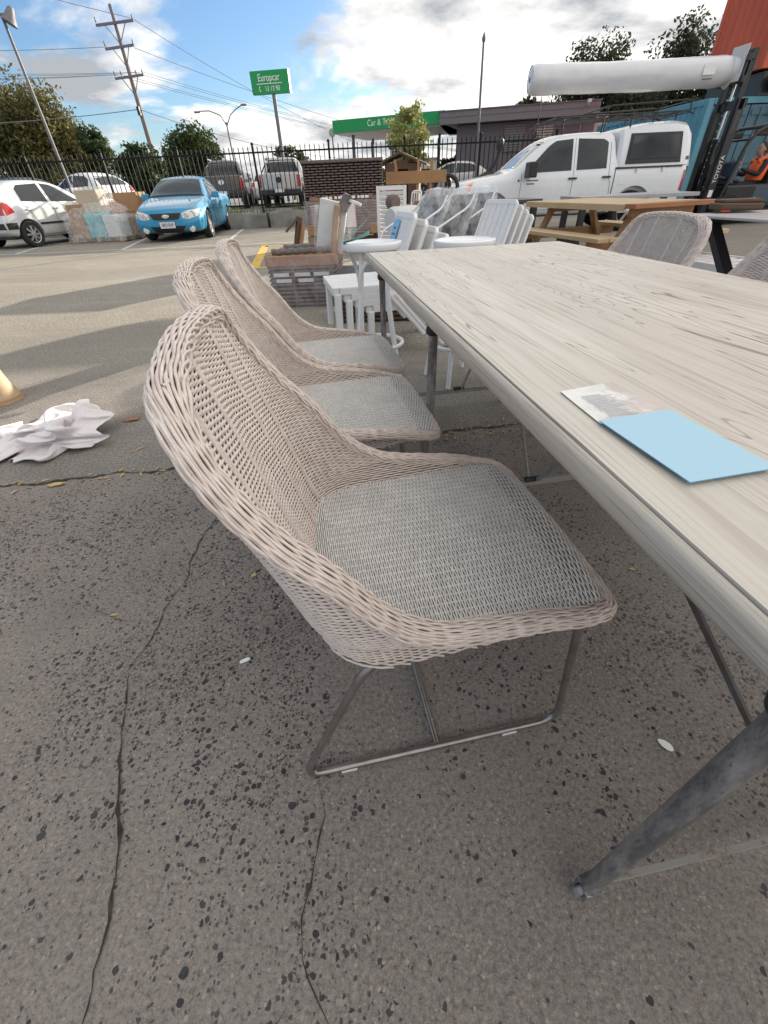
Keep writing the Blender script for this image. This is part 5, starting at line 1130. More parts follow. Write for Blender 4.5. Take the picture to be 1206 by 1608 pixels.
b = MB(); b.box((0, -.44, .43), (.72, .012, .085)); b.box((.36, 0, .43), (.012, .86, .085)); b.box((-.36, 0, .43), (.012, .86, .085)); b.build('cardboard_band', M['cardboard2'], WS)
b = MB(); b.box((0, 0, .464), (.70, .86, .012)); b.build('cardboard_top', M['cardboard'], WS)
b = MB(); film_over(b, (0, 0, .235), (.73, .89, .47), 0, 16, .018, 9); b.build('film', M['film'], WS, smooth=180)
for k, (y, x0, x1, lab_) in enumerate(((5.05, -1.04, -.42, 'front'), (5.45, -.98, -.36, 'rear'))):
    b = MB(); b.tube([Vector((x0, y, .50)).lerp(Vector((x1, y + .02, .505)), i / 20) + Vector((0, 0, .004 * math.sin(i * 2.1))) for i in range(21)], .028, 10); tag(b.build('woven_rod', M['rattan_grey'], smooth=50), 'dark grey rattan rod lying on the wrapped stack, %s one of two' % lab_, 'rod')
UB = thing('wrapped_bundle', 'upright cardboard edged bundle in film standing on the wrapped stack', 'bundle', (-.37, 5.2, .47), R(-10))
b = MB(); b.bar((-.06, 0, .0), (.09, 0, .42), .36, .05, (0, 1, 0)); b.v = []; b.f = []; b.m = []
b.bar((-.02, -.1, 0), (.07, -.1, .40), .06, .09, (0, 1, 0)); b.build('cardboard_strip', M['cardboard'], UB, bevel=.01)
b = MB(); b.bar((-.09, 0, 0), (.01, 0, .43), .28, .05, (0, 1, 0)); b.build('foam_sheet', M['soffit'], UB, bevel=.01)
b = MB(); b.bar((-.12, .02, 0), (-.03, .02, .41), .24, .02, (0, 1, 0)); b.build('panel', M['rattan_grey'], UB)
b = MB(); b.tube([(.10, -.05, .36), (.16, -.05, .44), (.12, .05, .46)], [.05, .06, .03], 10); b.build('rolled_sleeve', M['rattan_grey'], UB, smooth=60)
b = MB(); b.bar((.10, -.06, .46), (.30, -.08, .39), .022, .022); b.build('white_rod', M['white_plastic'], UB)
b = MB(); film_over(b, (.0, -.02, .20), (.30, .34, .40), 0, 8, .03, 5); b.build('film', M['film'], UB, smooth=180)

# white slatted panel crate, wire rack, film wrapped cushion
SP = thing('louvre_screen', 'white louvred panel standing behind the left white chair stack', 'panel', (.30, 7.2, 0), R(-3)); b = MB()
for k in range(17): b.box((0, -.01, .12 + k * .05), (.34, .03, .034), Matrix.Rotation(R(22), 3, 'X'))
b.build('louvres', M['white_plastic'], SP); b = MB()
for x in (-.185, .185): b.box((x, 0, .50), (.045, .05, 1.0))
b.box((0, 0, .975), (.32, .05, .05)); b.box((0, 0, .03), (.32, .05, .06)); b.build('frame', M['white_plastic'], SP)
WRK = thing('wire_rack', 'small white wire rack standing beside the louvred panel', 'rack', (.58, 7.0, 0), R(-20)); b = MB()
for k in range(5): b.tube([(-.09 + k * .03, 0, .0), (-.02 + k * .03, .05, .92)], .007, 6)
for z in (.5, .65, .8, .91): b.tube([(-.10 + z * .08, z * .055, z), (.03 + z * .08, z * .055, z)], .007, 6)
b.tube(arc_pts([(-.1, -.02, 0), (-.02, .05, .93), (.11, .05, .93), (.04, 0, 0)], .04), .010, 8); b.build('frame', M['white_enamel'], WRK, smooth=60)
WC = thing('wrapped_cushion', 'film wrapped grey cushion with a brown cardboard end', 'cushion', (.42, 6.3, .40), R(35))
b = MB(); b.lathe([(.0, -.22), (.12, -.22), (.14, -.18), (.14, .18), (.12, .2), (.0, .2)], 20, (0, 0, .26), 'x'); b.build('cushion', M['soffit'], WC, smooth=50)
b = MB(); b.prism([(-.14, -.06), (.14, -.06), (.15, .22), (.08, .34), (-.05, .34), (-.15, .22)], .03, lambda a, c_, h: (.215 + h, a, .10 + c_)); b.build('cardboard_end', M['cardboard2'], WC, bevel=.01)
b = MB(); b.box((0, 0, -.15), (.36, .30, .30)); b.build('base_block', M['rattan_grey'], WC, bevel=.03)
b = MB(); b.lathe([(.0, -.06), (.07, -.06), (.08, 0), (.07, .06), (.0, .06)], 16, (-.1, .1, .44), 'y'); b.build('rolled_end', M['dark_rattan'], WC, smooth=50)

# three film wrapped grey rattan chairs
def wrapped_chair(label):
    t = thing('wrapped_chair', label, 'chair', (0, 0, 0), 0, 'film wrapped rattan chairs')
    b = MB(); b.bar((-.10, 0, .42), (-.30, 0, .90), .48, .045, (0, 1, 0)); b.v = []; b.f = []; b.m = []
    T = lambda a, c_, h: (-.12 - .38 * c_ - h, a, .42 + .92 * c_)
    b.prism([(-.24, 0), (.24, 0), (.23, .46), (.18, .52), (-.18, .52), (-.23, .46)], .04, T); b.build('backrest', M['rattan_grey'], t, bevel=.01)
    b = MB()
    for i in range(7):
        for j in range(6): b.box((-.118 - .38 * (.05 + j * .075) + .004, -.19 + i * .063, .42 + .92 * (.05 + j * .075)), (.012, .032, .028))
    b.build('open_weave', M['blk'], t)
    b = MB(); b.box((.10, 0, .42), (.46, .48, .06)); b.build('seat', M['rattan_grey'], t, bevel=.015)
    for x, y in ((.28, .2), (.28, -.2), (-.12, .2), (-.12, -.2)): b = MB(); b.tube([(x, y, .40), (x * 1.1, y * 1.05, 0)], .018, 8); b.build('leg', M['white_enamel'], t, smooth=60)
    for s in (-1, 1): b = MB(); b.tube(arc_pts([(.22, s * .25, .40), (.20, s * .26, .60), (-.26, s * .24, .80), (-.33, s * .22, .90)], .08), .010, 8); b.build('frame_rail', M['white_enamel'], t, smooth=60)
    b = MB()
    def bag(a, u):
        an = 2 * math.pi * a; w = .27 - .06 * max(0, u - .8) / .2; d = .06 + .03 * math.sin(math.pi * u); x, y = d * math.cos(an), w * math.sin(an); c_ = .02 + .60 * u * .93
        o = 1 + .35 * MN.noise(Vector((x * 9, y * 6, c_ * 8))); return (-.14 - .38 * c_ + x * o, y * (1 + .1 * MN.noise(Vector((y * 7, c_ * 9, 1)))), .42 + .92 * c_)
    b.grid(bag, 28, 14, cu=True); b.grid(lambda a, u: (bag(a, 1.)[0] * (1 - u) + u * (-.36), bag(a, 1.)[1] * (1 - u), bag(a, 1.)[2] + .02 * u), 28, 3, cu=True); b.build('film', M['film_bag'], t, smooth=180)
    return t
wch = wrapped_chair('film wrapped grey rattan chair nearest the bull bar, leftmost of three'); wch.location = (.40, 5.35, .0); wch.rotation_euler = (0, 0, R(207))
dup(wch, (.70, 5.45, 0), R(203), 'film wrapped grey rattan chair in the middle of three'); dup(wch, (.98, 5.75, 0), R(205), 'film wrapped grey rattan chair, rightmost of three, against the right white stack')

# white resin chairs in two stacks
def resin_chair(label, grp):
    global RT
    t = thing('resin_chair', label, 'chair', (0, 0, 0), 0, grp)
    b = MB()
    for k in range(6): b.box((0, -.205 + k * .082, .335), (.46, .068, .022))
    b.box((.225, 0, .322), (.05, .52, .055)); b.box((-.225, 0, .325), (.05, .50, .05))
    for s in (-1, 1): b.box((0, s * .255, .324), (.40, .03, .05))
    b.build('seat', M['white_plastic'], t, bevel=.008)
    for s in (-1, 1):
        b = MB(); b.bar((.215, s * .245, .31), (.225, s * .25, 0), .045, .055, (0, 1, 0)); b.build('front_leg', M['white_plastic'], t, bevel=.01)
        b = MB(); b.bar((-.10, s * .262, .33), (-.40, s * .262, 0), .028, .075, (0, 1, 0)); b.build('rear_leg', M['white_plastic'], t, bevel=.008)
    b = MB(); Tm = RT = lambda a, c_, h: (-.21 - .26 * c_ + h * .9, a, .335 + .68 * c_ + h * .35)
    for k in range(5): a0 = -.20 + k * .0815; top = .56 - .35 * (k - 2) ** 2 * .03; b.prism([(a0, .0), (a0 + .074, .0), (a0 + .074, top - .006), (a0 + .06, top), (a0 + .014, top), (a0, top - .006)], .022, Tm)
    b.build('back_slats', M['white_plastic'], t, bevel=.005)
    b = MB(); b.prism([(-.235, 0), (-.208, 0), (-.208, .535), (.208, .535), (.208, 0), (.235, 0), (.235, .56), (.20, .60), (-.20, .60), (-.235, .56)], .03, lambda a, c_, h: Tm(a, c_ * .96, h - .005)); b.build('back_frame', M['white_plastic'], t, bevel=.008)
    return t
names = ('topmost', 'second from top', 'third from top', 'bottom')
def stack(grp, which, x, y, rz, first=None, n=4):
    f = Vector((math.cos(rz), math.sin(rz), 0))
    for k in range(n):
        lb_ = '%s white slatted resin chair of the %s' % (names[k], which); p = Vector((x, y, 0)) - f * .075 * k + Vector((0, 0, .125 - .0417 * k))
        if first is None: first = resin_chair(lb_, grp); o = first; o.location = p; o.rotation_euler = (0, 0, rz)
        else: dup(first, p, rz, lb_)
    return first
fc = stack('stacked white resin chairs', 'stack behind the near white stool', -.09, 3.42, R(192))
stack('stacked white resin chairs', 'stack beside the picnic table', .98, 4.85, R(207), fc)
b = MB(); b.prism([(-.17, .20), (-.03, .20), (-.03, .50), (-.17, .50)], .003, lambda a, c_, h: RT(a, c_, h + .034)); o_ = tag(b.build('swing_tag', mat('light_blue_tag', (.22, .50, .75), .5, var=.05)), 'light blue printed tag hanging on the back of the left white chair stack', 'tag')
o_.location = fc.location; o_.rotation_euler = fc.rotation_euler
b = MB()
for k in range(4): b.prism([(-.14, .27 + k * .05), (-.06 - .01 * (k % 2), .27 + k * .05), (-.06 - .01 * (k % 2), .28 + k * .05), (-.14, .28 + k * .05)], .002, lambda a, c_, h: RT(a, c_, h + .038))
b.build('printed_lines', M['navy'], o_)

def stool(label):
    t = thing('bar_stool', label, 'stool', (0, 0, 0), 0, 'white round bar stools')
    b = MB(); b.lathe([(.0, .722), (.150, .722), (.165, .728), (.170, .742), (.166, .757), (.150, .760), (.140, .752), (.0, .750)], 40); b.build('seat', M['white_enamel'], t, smooth=40)
    for k in range(4):
        a = R(38 + 90 * k); c_, s_ = math.cos(a), math.sin(a)
        b = MB(); b.tube(arc_pts([(.085 * c_, .085 * s_, .722), (.115 * c_, .115 * s_, .45), (.20 * c_, .20 * s_, 0)], .15), .0145, 10); b.build('leg', M['white_enamel'], t, smooth=60)
        a2 = R(38 + 90 * k + 45); b = MB()
        p0 = Vector((.11 * c_, .11 * s_, .50)); b.tube(arc_pts([p0, (.115 * c_ + .01 * math.cos(a2), .115 * s_ + .01 * math.sin(a2), .62), (.13 * math.cos(a2), .13 * math.sin(a2), .715)], .08), .011, 8); b.build('bent_brace', M['white_enamel'], t, smooth=60)
    b = MB(); b.tube([(.165 * math.cos(k * math.pi / 20), .165 * math.sin(k * math.pi / 20), .22) for k in range(40)], .0125, 8, closed=True); b.build('foot_ring', M['white_enamel'], t, smooth=60); return t
st_ = stool('white round bar stool with a green leaflet on its seat, at the dining table corner'); st_.location = (0, 2.735, 0); st_.rotation_euler = (0, 0, R(8))
dup(st_, (.505, 2.66, 0), R(30), 'white round bar stool beyond the far end of the dining table, empty seat')
b = MB(); b.grid(lambda a, t: (-.16 + .15 * a, 2.66 + .10 * t, .763 + .035 * a ** 1.5 + .012 * t * a), 6, 5); b.grid(lambda a, t: (-.16 + .14 * a, 2.66 + .10 * t, .764 + .10 * a ** 1.2), 6, 5); tag(b.build('leaflet', mat('green_leaflet', (.12, .33, .30), .5, var=.2, vs=20), smooth=60), 'folded green leaflet lying on the near white stool', 'leaflet')

# picnic table
PT = thing('picnic_table', 'golden timber picnic table with A-frame legs and attached benches', 'picnic table', (3.02, 6.42, 0), math.atan2(-.966, .256))
L2 = 1.02
for k in range(5): y = -.44 + .22 * k; b = MB(); b.box((-.06, y, .735), (2 * L2 - .12, .205, .038)); b.build('top_board', M['timber_top'], PT, bevel=.004)
b = MB(); b.box((L2 - .045, 0, .737), (.16, 1.10, .042)); b.build('end_board', M['timber_red'], PT, bevel=.004)
b = MB(); b.box((-.06, -.555, .722), (2 * L2 - .12, .02, .058)); b.build('edge_board', M['timber_top'], PT)
for sx in (-.72, .80):
    for s in (-1, 1): b = MB(); b.bar((sx, s * .30, .71), (sx, s * .66, 0), .05, .10, (1, 0, 0)); b.build('leg', M['timber'], PT, bevel=.004)
    b = MB(); b.bar((sx + .05, -.42, .68), (sx + .05, .42, .68), .045, .09); b.build('top_rail', M['timber'], PT); b = MB(); b.bar((sx - .05, -.80, .38), (sx - .05, .80, .38), .045, .10); b.build('seat_rail', M['timber'], PT)
for s in (-1, 1):
    for k in range(2): b = MB(); b.box((0, s * (.67 + .15 * k), .45), (2 * L2, .14, .04)); b.build('seat_board', M['timber_top'], PT, bevel=.004)
def dark_table(label, loc, rz, lx, ly, top, legm):
    t = thing('outdoor_table', label, 'table', loc, rz); b = MB(); b.box((0, 0, .725), (lx, ly, .05)); b.build('tabletop', top, t, bevel=.006)
    for x in (-lx / 2 + .1, lx / 2 - .1):
        for y in (-ly / 2 + .08, ly / 2 - .08): b = MB(); b.box((x, y, .35), (.09, .09, .70)); b.build('leg', legm, t, bevel=.004)
        b = MB(); b.box((x, 0, .12), (.06, ly - .26, .06)); b.build('stretcher', legm, t)
    return t
dark_table('charcoal topped table behind the picnic table next to the white utility', (2.15, 8.6, 0), R(4), 1.2, .8, M['dark_top'], M['blk'])
dark_table('grey topped black legged table low behind the picnic table on the right', (4.3, 8.6, 0), R(0), 1.9, .9, M['grey_top'], M['blk'])
# grey table with crossed black legs at the right edge
XT = thing('cross_leg_table', 'pale grey topped table with crossed black legs at the right edge', 'table', (3.47, 3.50, 0), R(6))
b = MB(); b.box((0, 0, .742), (2.1, .84, .016)); b.build('tabletop', M['grey_top'], XT, bevel=.004)
b = MB(); b.box((0, -.37, .705), (1.95, .05, .05)); b.box((0, .37, .705), (1.95, .05, .05)); b.build('apron', M['blk'], XT)
for x in (-.80, .70):
    for s in (-1, 1): b = MB(); b.bar((x + s * .026, -s * .36, .68), (x + s * .026, s * .36, .0), .05, .085, (1, 0, 0)); b.build('cross_leg', M['blk'], XT, bevel=.004)
b = MB(); b.bar((-.80, 0, .34), (.70, 0, .34), .05, .05); b.build('spreader', M['blk'], XT)
b = MB(); b.box((0, 0, .035), (.30, .18, .04), Matrix.Rotation(R(1), 3, 'Y')); b.box((.02, .03, .066), (.27, .15, .026)); o_ = tag(b.build('rough_slab', M['timber_brown'], bevel=.01), 'dark brown rough timber slabs lying on the pale grey table', 'slab'); o_.location = (2.74, 3.78, .752); o_.rotation_euler = (0, 0, R(-8))
WL = thing('slatted_lounge', 'white slatted lounge base on the ground under the picnic table bench', 'lounge', (3.85, 5.35, 0), R(-75)); b = MB()
for k in range(9): b.box((-.6 + k * .15, 0, .20), (.11, .62, .02))
b.build('slats', M['white_plastic'], WL); b = MB(); b.box((0, -.33, .19), (1.4, .03, .07)); b.box((0, .33, .19), (1.4, .03, .07))
for x in (-.6, .6):
    for y in (-.3, .3): b.box((x, y, .08), (.05, .05, .16))
b.build('frame', M['white_plastic'], WL)

# ================================================================== DINING TABLE
TA = math.atan2(.135, .991); TL, TW = 2.33, .93
DT = thing('dining_table', 'long dining table with washed oak top and aged iron pipe legs', 'table', (-.018, 2.236, 0), TA)
b = MB(); b.box((TW / 2, -TL / 2, .7405), (TW, TL, .039)); b.build('tabletop', M['oak'], DT)
b = MB(); pr = [(.0022, .745), (.0022, .7575), (.005, .7578), (.009, .756), (.0125, .751), (.0145, .743), (.0150, .737), (.014, .731), (.010, .7255), (.004, .723), (-.001, .723)]
cor = [(0, 0, -1, 1), (0, -TL, -1, -1), (TW, -TL, 1, -1), (TW, 0, 1, 1)]
vs = [(x + o * sx, y + o * sy, z) for x, y, sx, sy in cor for o, z in pr]; n_ = len(pr)
b.add(vs, [(i * n_ + k, ((i + 1) % 4) * n_ + k, ((i + 1) % 4) * n_ + k + 1, i * n_ + k + 1) for i in range(4) for k in range(n_ - 1)]); b.build('edge_moulding', M['oak_lip'], DT, smooth=40)
b = MB()
for x in (.008, TW - .008): b.box((x, -TL / 2, .7165), (.010, TL - .01, .008))
for y in (-.008, -TL + .008): b.box((TW / 2, y, .7165), (TW - .03, .010, .008))
b.build('iron_edge_band', M['blk'], DT)
b = MB(); 
for y in (-.06, -1.0, -2.11): b.box((TW / 2, y, .711), (TW - .12, .05, .018))
b.build('under_rail', M['table_iron'], DT)
SL = (.058, .995, 2.115)
for i, l in enumerate(SL):
    for w in (.050, TW - .050):
        b = MB(); b.lathe([(.012, .062), (.0150, .066), (.0158, .080), (.0125, .090), (.0126, .11), (.0134, .40), (.0142, .64), (.0145, .660)], 22, (w, -l, 0)); lg = b.build('leg', M['table_iron'], DT, smooth=40)
        b = MB(); b.lathe([(.0145, .655), (.020, .660), (.022, .668), (.020, .676), (.017, .680), (.023, .686), (.023, .700), (.020, .7195)], 22, (w, -l, 0)); b.build('collar', M['blk'], lg, smooth=40)
        b = MB(); b.lathe([(.0, -.007), (.020, -.007), (.022, -.004), (.022, .004), (.020, .007), (.0, .007)], 18, (w + .004, -l, .022), 'y')
        for s in (-1, 1): b.box((w + .002, -l + s * .012, .042), (.022, .005, .052))
        b.box((w, -l, .066), (.028, .030, .008)); b.build('caster', M['table_iron'], lg, bevel=.002)
    b = MB(); b.bar((.052, -l, .080), (TW - .052, -l, .080), .008, .024, (0, 0, 1)); b.build('stretcher', M['rusty'], DT)
    b = MB(); b.tube([(TW / 2 - .03, -l, .094), (TW / 2 + .03, -l, .094)], .011, 8); b.build('brace_bolt', M['blk'], DT)
    for s in (-1, 1):
        e = l + s * .49
        if e < 0 or e > TL: continue
        for wt in ((TW / 2 + .006 * s,) if i < 2 else (.17, TW - .17)):
            b = MB(); b.bar((TW / 2 + .012 * s + (.0 if i < 2 else (wt - TW / 2) * .05), -l - s * .012, .096), (wt, -e, .70), .014, .006, (1, 0, 0)); b.build('brace_rod', M['rust_rod' if i == 2 else 'rusty'], DT)

# paper and card on the table
def tl(w, l, z): c_, s_ = math.cos(TA), math.sin(TA); return Vector((-.018 + w * c_ + l * s_, 2.236 + w * s_ - l * c_, z))
def quad_sheet(P, m_, name, label, cat, z, nz=.0008, curl=0.):
    P = [Vector(p) for p in P]; b = MB()
    f = lambda a, t: tuple((P[0].lerp(P[1], a)).lerp(P[3].lerp(P[2], a), t) + Vector((0, 0, z + curl * (MN.noise(Vector((a * 3, t * 3, z * 50))) * .5 + abs(a - .5) * .6))))
    b.grid(f, 14, 14); n0 = len(b.v); b.v += [(x, y, zz - nz) for x, y, zz in b.v[:n0]]; b.f += [tuple(i + n0 for i in q[::-1]) for q in list(b.f)]; b.m = [0] * len(b.f)
    return tag(b.build(name, m_, smooth=60), label, cat)
cardm = M['blue_card']
quad_sheet([(.268, .460, 0), (.296, .322, 0), (.395, .340, 0), (.368, .480, 0)], cardm, 'blue_card', 'plain pale blue card lying on the oak table top', 'card', .7655, .0012)
sleeve = NT('clear_sleeve'); nn_ = sleeve.noise(30, 4, .7, dist=1.); sleeve.set('Base Color', sleeve.mix(sleeve.rng(nn_, .35, .7), (.70, .685, .65), (.78, .77, .745))); sleeve.set('Roughness', .12); sleeve.set('Coat Weight', .7); sleeve.set('Coat Roughness', .04); sleeve.bump(sleeve.noise(26, 3, .6, dist=1.5), .35, .004)
ps = quad_sheet([(.258, .560, 0), (.270, .455, 0), (.371, .474, 0), (.343, .585, 0)], sleeve.m, 'paper_sleeve', 'glossy printed sheet in a clear sleeve tucked under the pale blue card', 'paper', .7618, .0006, .0015)
b = MB(); A_, B_, C_ = Vector((.268, .541, .7634)), Vector((.281, .468, .7634)), Vector((.352, .553, .7634))
for k in range(15):
    u = .08 + .84 * k / 14; e0 = .10 + .04 * random.random(); e1 = .40 + .22 * random.random(); p = A_.lerp(B_, u); d_ = (C_ - A_); b.bar(p + d_ * e0, p + d_ * e1, .0016, .0004)
pl_ = b.build('printed_lines', M['print_grey'], ps)

# ================================================================== WICKER CHAIRS  (local +X = front)
def resample(P, n=None, step=None, closed=False):
    P = np.asarray(P, float)
    if closed: P = np.vstack([P, P[:1]])
    d = np.r_[0, np.cumsum(np.linalg.norm(np.diff(P, axis=0), axis=1))]
    if n is None: n = max(8, int(d[-1] / step))
    s = np.linspace(0, d[-1], n)
    return np.stack([np.interp(s, d, P[:, k]) for k in range(P.shape[1])], 1), s, d[-1]
def crom(P, k=14, closed=False):
    P = np.asarray(P, float); n = len(P); out = []
    for i in range(n if closed else n - 1):
        p0, p1, p2, p3 = (P[(i + j - 1) % n] for j in range(4)) if closed else (P[max(i - 1, 0)], P[i], P[i + 1], P[min(i + 2, n - 1)])
        for t in np.arange(k) / k: out.append(.5 * ((2 * p1) + (p2 - p0) * t + (2 * p0 - 5 * p1 + 4 * p2 - p3) * t * t + (3 * p1 - p0 - 3 * p2 + p3) * t ** 3))
    if not closed: out.append(P[-1])
    return np.array(out)
RIMH = np.array([.450, .465, .485, .52, .57, .64, .70, .765, .815, .852])
RIMU = np.array([.215, .15, .00, -.07, -.12, -.17, -.22, -.262, -.284, -.297])
RIMV = np.array([.232, .246, .254, .258, .257, .252, .244, .232, .216, .186])
BH = np.array([.38, .455, .55, .70, .80, .885]); BU = np.array([-.190, -.198, -.222, -.262, -.290, -.314])
def back_row(h, inset, du, ufun, hvfun, P, rc=.10, flare=.03):
    uf, hv = ufun(h), hvfun(h) - inset; ub = np.interp(h, BH, BU) + du; hb = hv - flare
    rc = min(rc, .8 * hb); A = np.array([uf, hv]); B = np.array([ub, hb])
    d = (A - B); L = np.linalg.norm(d); a = B + d / max(L, 1e-6) * min(rc, L * .95); c = B - np.array([0, rc])
    t = np.linspace(0, 1, 14)[:, None]; arc = a * (1 - t) ** 2 + 2 * B * t * (1 - t) + c * t * t
    half = np.vstack([A[None], arc, [[ub - .008, 0]]]); 
    # slight hollow in the middle of the back
    full = np.vstack([half, (half[:-1] * [1, -1])[::-1]]); q, s, L = resample(full, n=P)
    return np.c_[q, np.full(P, h)], s - L / 2
def rim_u(h): return np.interp(h, RIMH, RIMU)
def rim_v(h): return np.interp(h, RIMH, RIMV)
def surf_normals(G, sign):
    du = np.gradient(G, axis=0); dv = np.gradient(G, axis=1); n = np.cross(du, dv); n /= np.linalg.norm(n, axis=2, keepdims=True) + 1e-12; return n * sign
def weave(G, S_, st, amp, r, flat, mi, sign, skip=1):
    n = surf_normals(G, sign); k = np.arange(G.shape[0])[:, None]
    w = amp * np.sin(np.pi * S_ / st + np.pi * k)
    return (G + n * w[:, :, None], n, r, flat, mi), n
def make_chair(label):
    t = thing('wicker_chair', label, 'chair', (0, 0, 0), 0, 'wicker chairs round the dining table')
    WM = [M['wicker'], M['core']]
    lrn = np.random.default_rng(5)
    # ---- seat: strands across the chair, over stakes that run front to back
    us = np.arange(-.192, .286, .0040); P = 128; G = []; S_ = []
    for i, u in enumerate(us):
        hv = .232 - .012 * ((u - .02) / .25) ** 2
        if u < -.10: hv = min(hv, .150 + .082 * math.sqrt(max(0, 1 - ((-.10 - u) / .098) ** 2)))
        if u > .22: hv = min(hv, hv - .018 * ((u - .22) / .062) ** 3)
        v = np.linspace(-hv, hv, P); z = .4505 + .010 * (1 - (v / .235) ** 2) - .012 * max(0, (u - .18) / .1) ** 2 - (.022 * max(0, (u - .255) / .027) ** 2)
        uu = u + .020 * max(0, (u - .0) / .28) * (1 - (v / .235) ** 2)
        G.append(np.stack([uu, v, z + .0006 * math.sin(i * 1.7)], 1)); S_.append(v)
    G = np.array(G); S_ = np.array(S_); g1, n1 = weave(G, S_, .0165, .0017, .0017, .85, 0, 1)
    if n1[:, :, 2].mean() < 0: g1, n1 = weave(G, S_, .0165, .0017, .0017, .85, 0, -1)
    stk = []; sn = []
    for v in np.arange(-.20625, .21, .0165): uu = np.linspace(-.17, .225, 40); stk.append(np.stack([uu, np.full(40, v) * 1.0, np.full(40, .4535 - .0003) + .010 * (1 - (v / .235) ** 2) - .0045], 1)); sn.append(np.tile([0, 0, 1.], (40, 1)))
    seat = strand_mesh('seat', [g1, (np.array(stk), np.array(sn), .0022, 1., 0)], [M['wicker_seat'], M['core']], t)
    b = MB(); nG = G - n1 * .0055
    b.add(nG[::4, ::3].reshape(-1, 3).tolist(), [(i * nG[::4, ::3].shape[1] + j, i * nG[::4, ::3].shape[1] + j + 1, (i + 1) * nG[::4, ::3].shape[1] + j + 1, (i + 1) * nG[::4, ::3].shape[1] + j) for i in range(nG[::4, ::3].shape[0] - 1) for j in range(nG[::4, ::3].shape[1] - 1)])
    b.build('seat_liner', M['seat_liner'], seat, smooth=60)
    # ---- back and arms, inner face
    hs = np.arange(.452, .860, .0038); rows = [back_row(h, .010, .010, rim_u, rim_v, 236) for h in hs]; G = np.array([r_[0] for r_ in rows]); S_ = np.array([r_[1] for r_ in rows])
    n0 = surf_normals(G, 1); sgn = 1 if n0[50, 118, 0] > 0 else -1
    gi, ni = weave(G, S_, .0145, .0017, .00205, .9, 0, sgn)
    GI = G - ni * .0048
    # ribs: paired stakes standing proud
    ribs = []; rn = []
    for x in (-.165, -.158, -.075, -.068, .068, .075, .158, .165):
        pts = []; nn = []
        for i in range(len(hs)):
            if abs(x) < S_[i, -1] - .02: j = np.argmin(abs(S_[i] - x)); pts.append(G[i, j] + ni[i, j] * .0026); nn.append(ni[i, j])
        p, _, _ = resample(pts, n=60); ribs.append(p); q, _, _ = resample(nn, n=60); rn.append(q)
    # ---- outer shell
    def ou(h): return rim_u(h) if h >= .455 else (np.interp(h, [.385, .437, .455], [-.13, .235, .235]))
    def ov(h): return rim_v(max(h, .45)) * np.interp(h, [.385, .42, .455], [.94, .98, 1.0])
    ho = np.arange(.390, .851, .0039); rows = [back_row(h, -.010, -.020, ou, ov, 320, rc=.13, flare=.02) for h in ho]; G2 = np.array([r_[0] for r_ in rows]); S2 = np.array([r_[1] for r_ in rows])
    n0 = surf_normals(G2, 1); sg2 = 1 if n0[60, 160, 0] < 0 else -1
    gо, no = weave(G2, S2, .0145, .0018, .0021, .9, 0, sg2); GO = G2 - no * .006
    shell = strand_mesh('backrest', [gi, gо, (np.array(ribs), np.array(rn), .0026, .9, 0)], WM, t)
    b = MB()
    for Q in (GI[::3, ::4], GO[::3, ::4]): k, m_ = Q.shape[:2]; b.add(Q.reshape(-1, 3).tolist(), [(i * m_ + j, i * m_ + j + 1, (i + 1) * m_ + j + 1, (i + 1) * m_ + j) for i in range(k - 1) for j in range(m_ - 1)])
    bot = GO[0]; k = len(bot); b.add(bot.tolist() + [(float(bot[i][0]) * .7 - .03, float(bot[i][1]) * .6, .396) for i in range(k)], [(i, i + 1, k + i + 1, k + i) for i in range(k - 1)])
    b.add([(-.12, -.18, .396), (.25, -.205, .436), (.25, .205, .436), (-.12, .18, .396)], [(0, 1, 2, 3)])
    b.build('shell_liner', M['core'], shell, smooth=60)
    # ---- rim: long strands wound round a rolled edge
    half = [(.290, 0, .427), (.288, .13, .427), (.282, .205, .429), (.262, .233, .436), (.20, .246, .450), (.15, .248, .462), (.0, .256, .484), (-.07, .260, .518), (-.12, .260, .568), (-.17, .258, .64), (-.22, .252, .70), (-.262, .239, .765), (-.284, .221, .812), (-.297, .186, .842), (-.305, .12, .853), (-.312, .0, .858)]
    loop = half + [(u, -v, w) for u, v, w in half[-2:0:-1]]
    C_ = crom(loop, 16, True); C_, s, L = resample(C_, step=.0055, closed=True); C_ = C_[:-1]; s = s[:-1]; N = len(C_)
    T = np.roll(C_, -1, 0) - np.roll(C_, 1, 0); T /= np.linalg.norm(T, axis=1, keepdims=True)
    side = np.clip(np.abs(C_[:, 1]) / .235, 0, 1) ** 1.5
    A = np.stack([np.where(C_[:, 0] < 0, -1. * (1 - side), np.clip((C_[:, 0] - .2) / .085, 0, 1)) , np.sign(C_[:, 1]) * side, np.where(C_[:, 0] > .2, -.4, 0.) * (1 - side)], 1); A /= np.linalg.norm(A, axis=1, keepdims=True) + 1e-9
    A -= T * (A * T).sum(1, keepdims=True); A /= np.linalg.norm(A, axis=1, keepdims=True); Bn = np.cross(T, A); Bn *= np.sign((Bn * np.array([.5, 0, 1.])).sum(1))[:, None]
    ea = np.interp(C_[:, 2], [.425, .47, .52, .7, .86], [.011, .0145, .018, .0200, .0175]); eb = np.interp(C_[:, 2], [.425, .47, .52, .7, .86], [.011, .012, .0115, .011, .012])
    K = 26; paths = []; nor = []
    nper = round(L / .060)
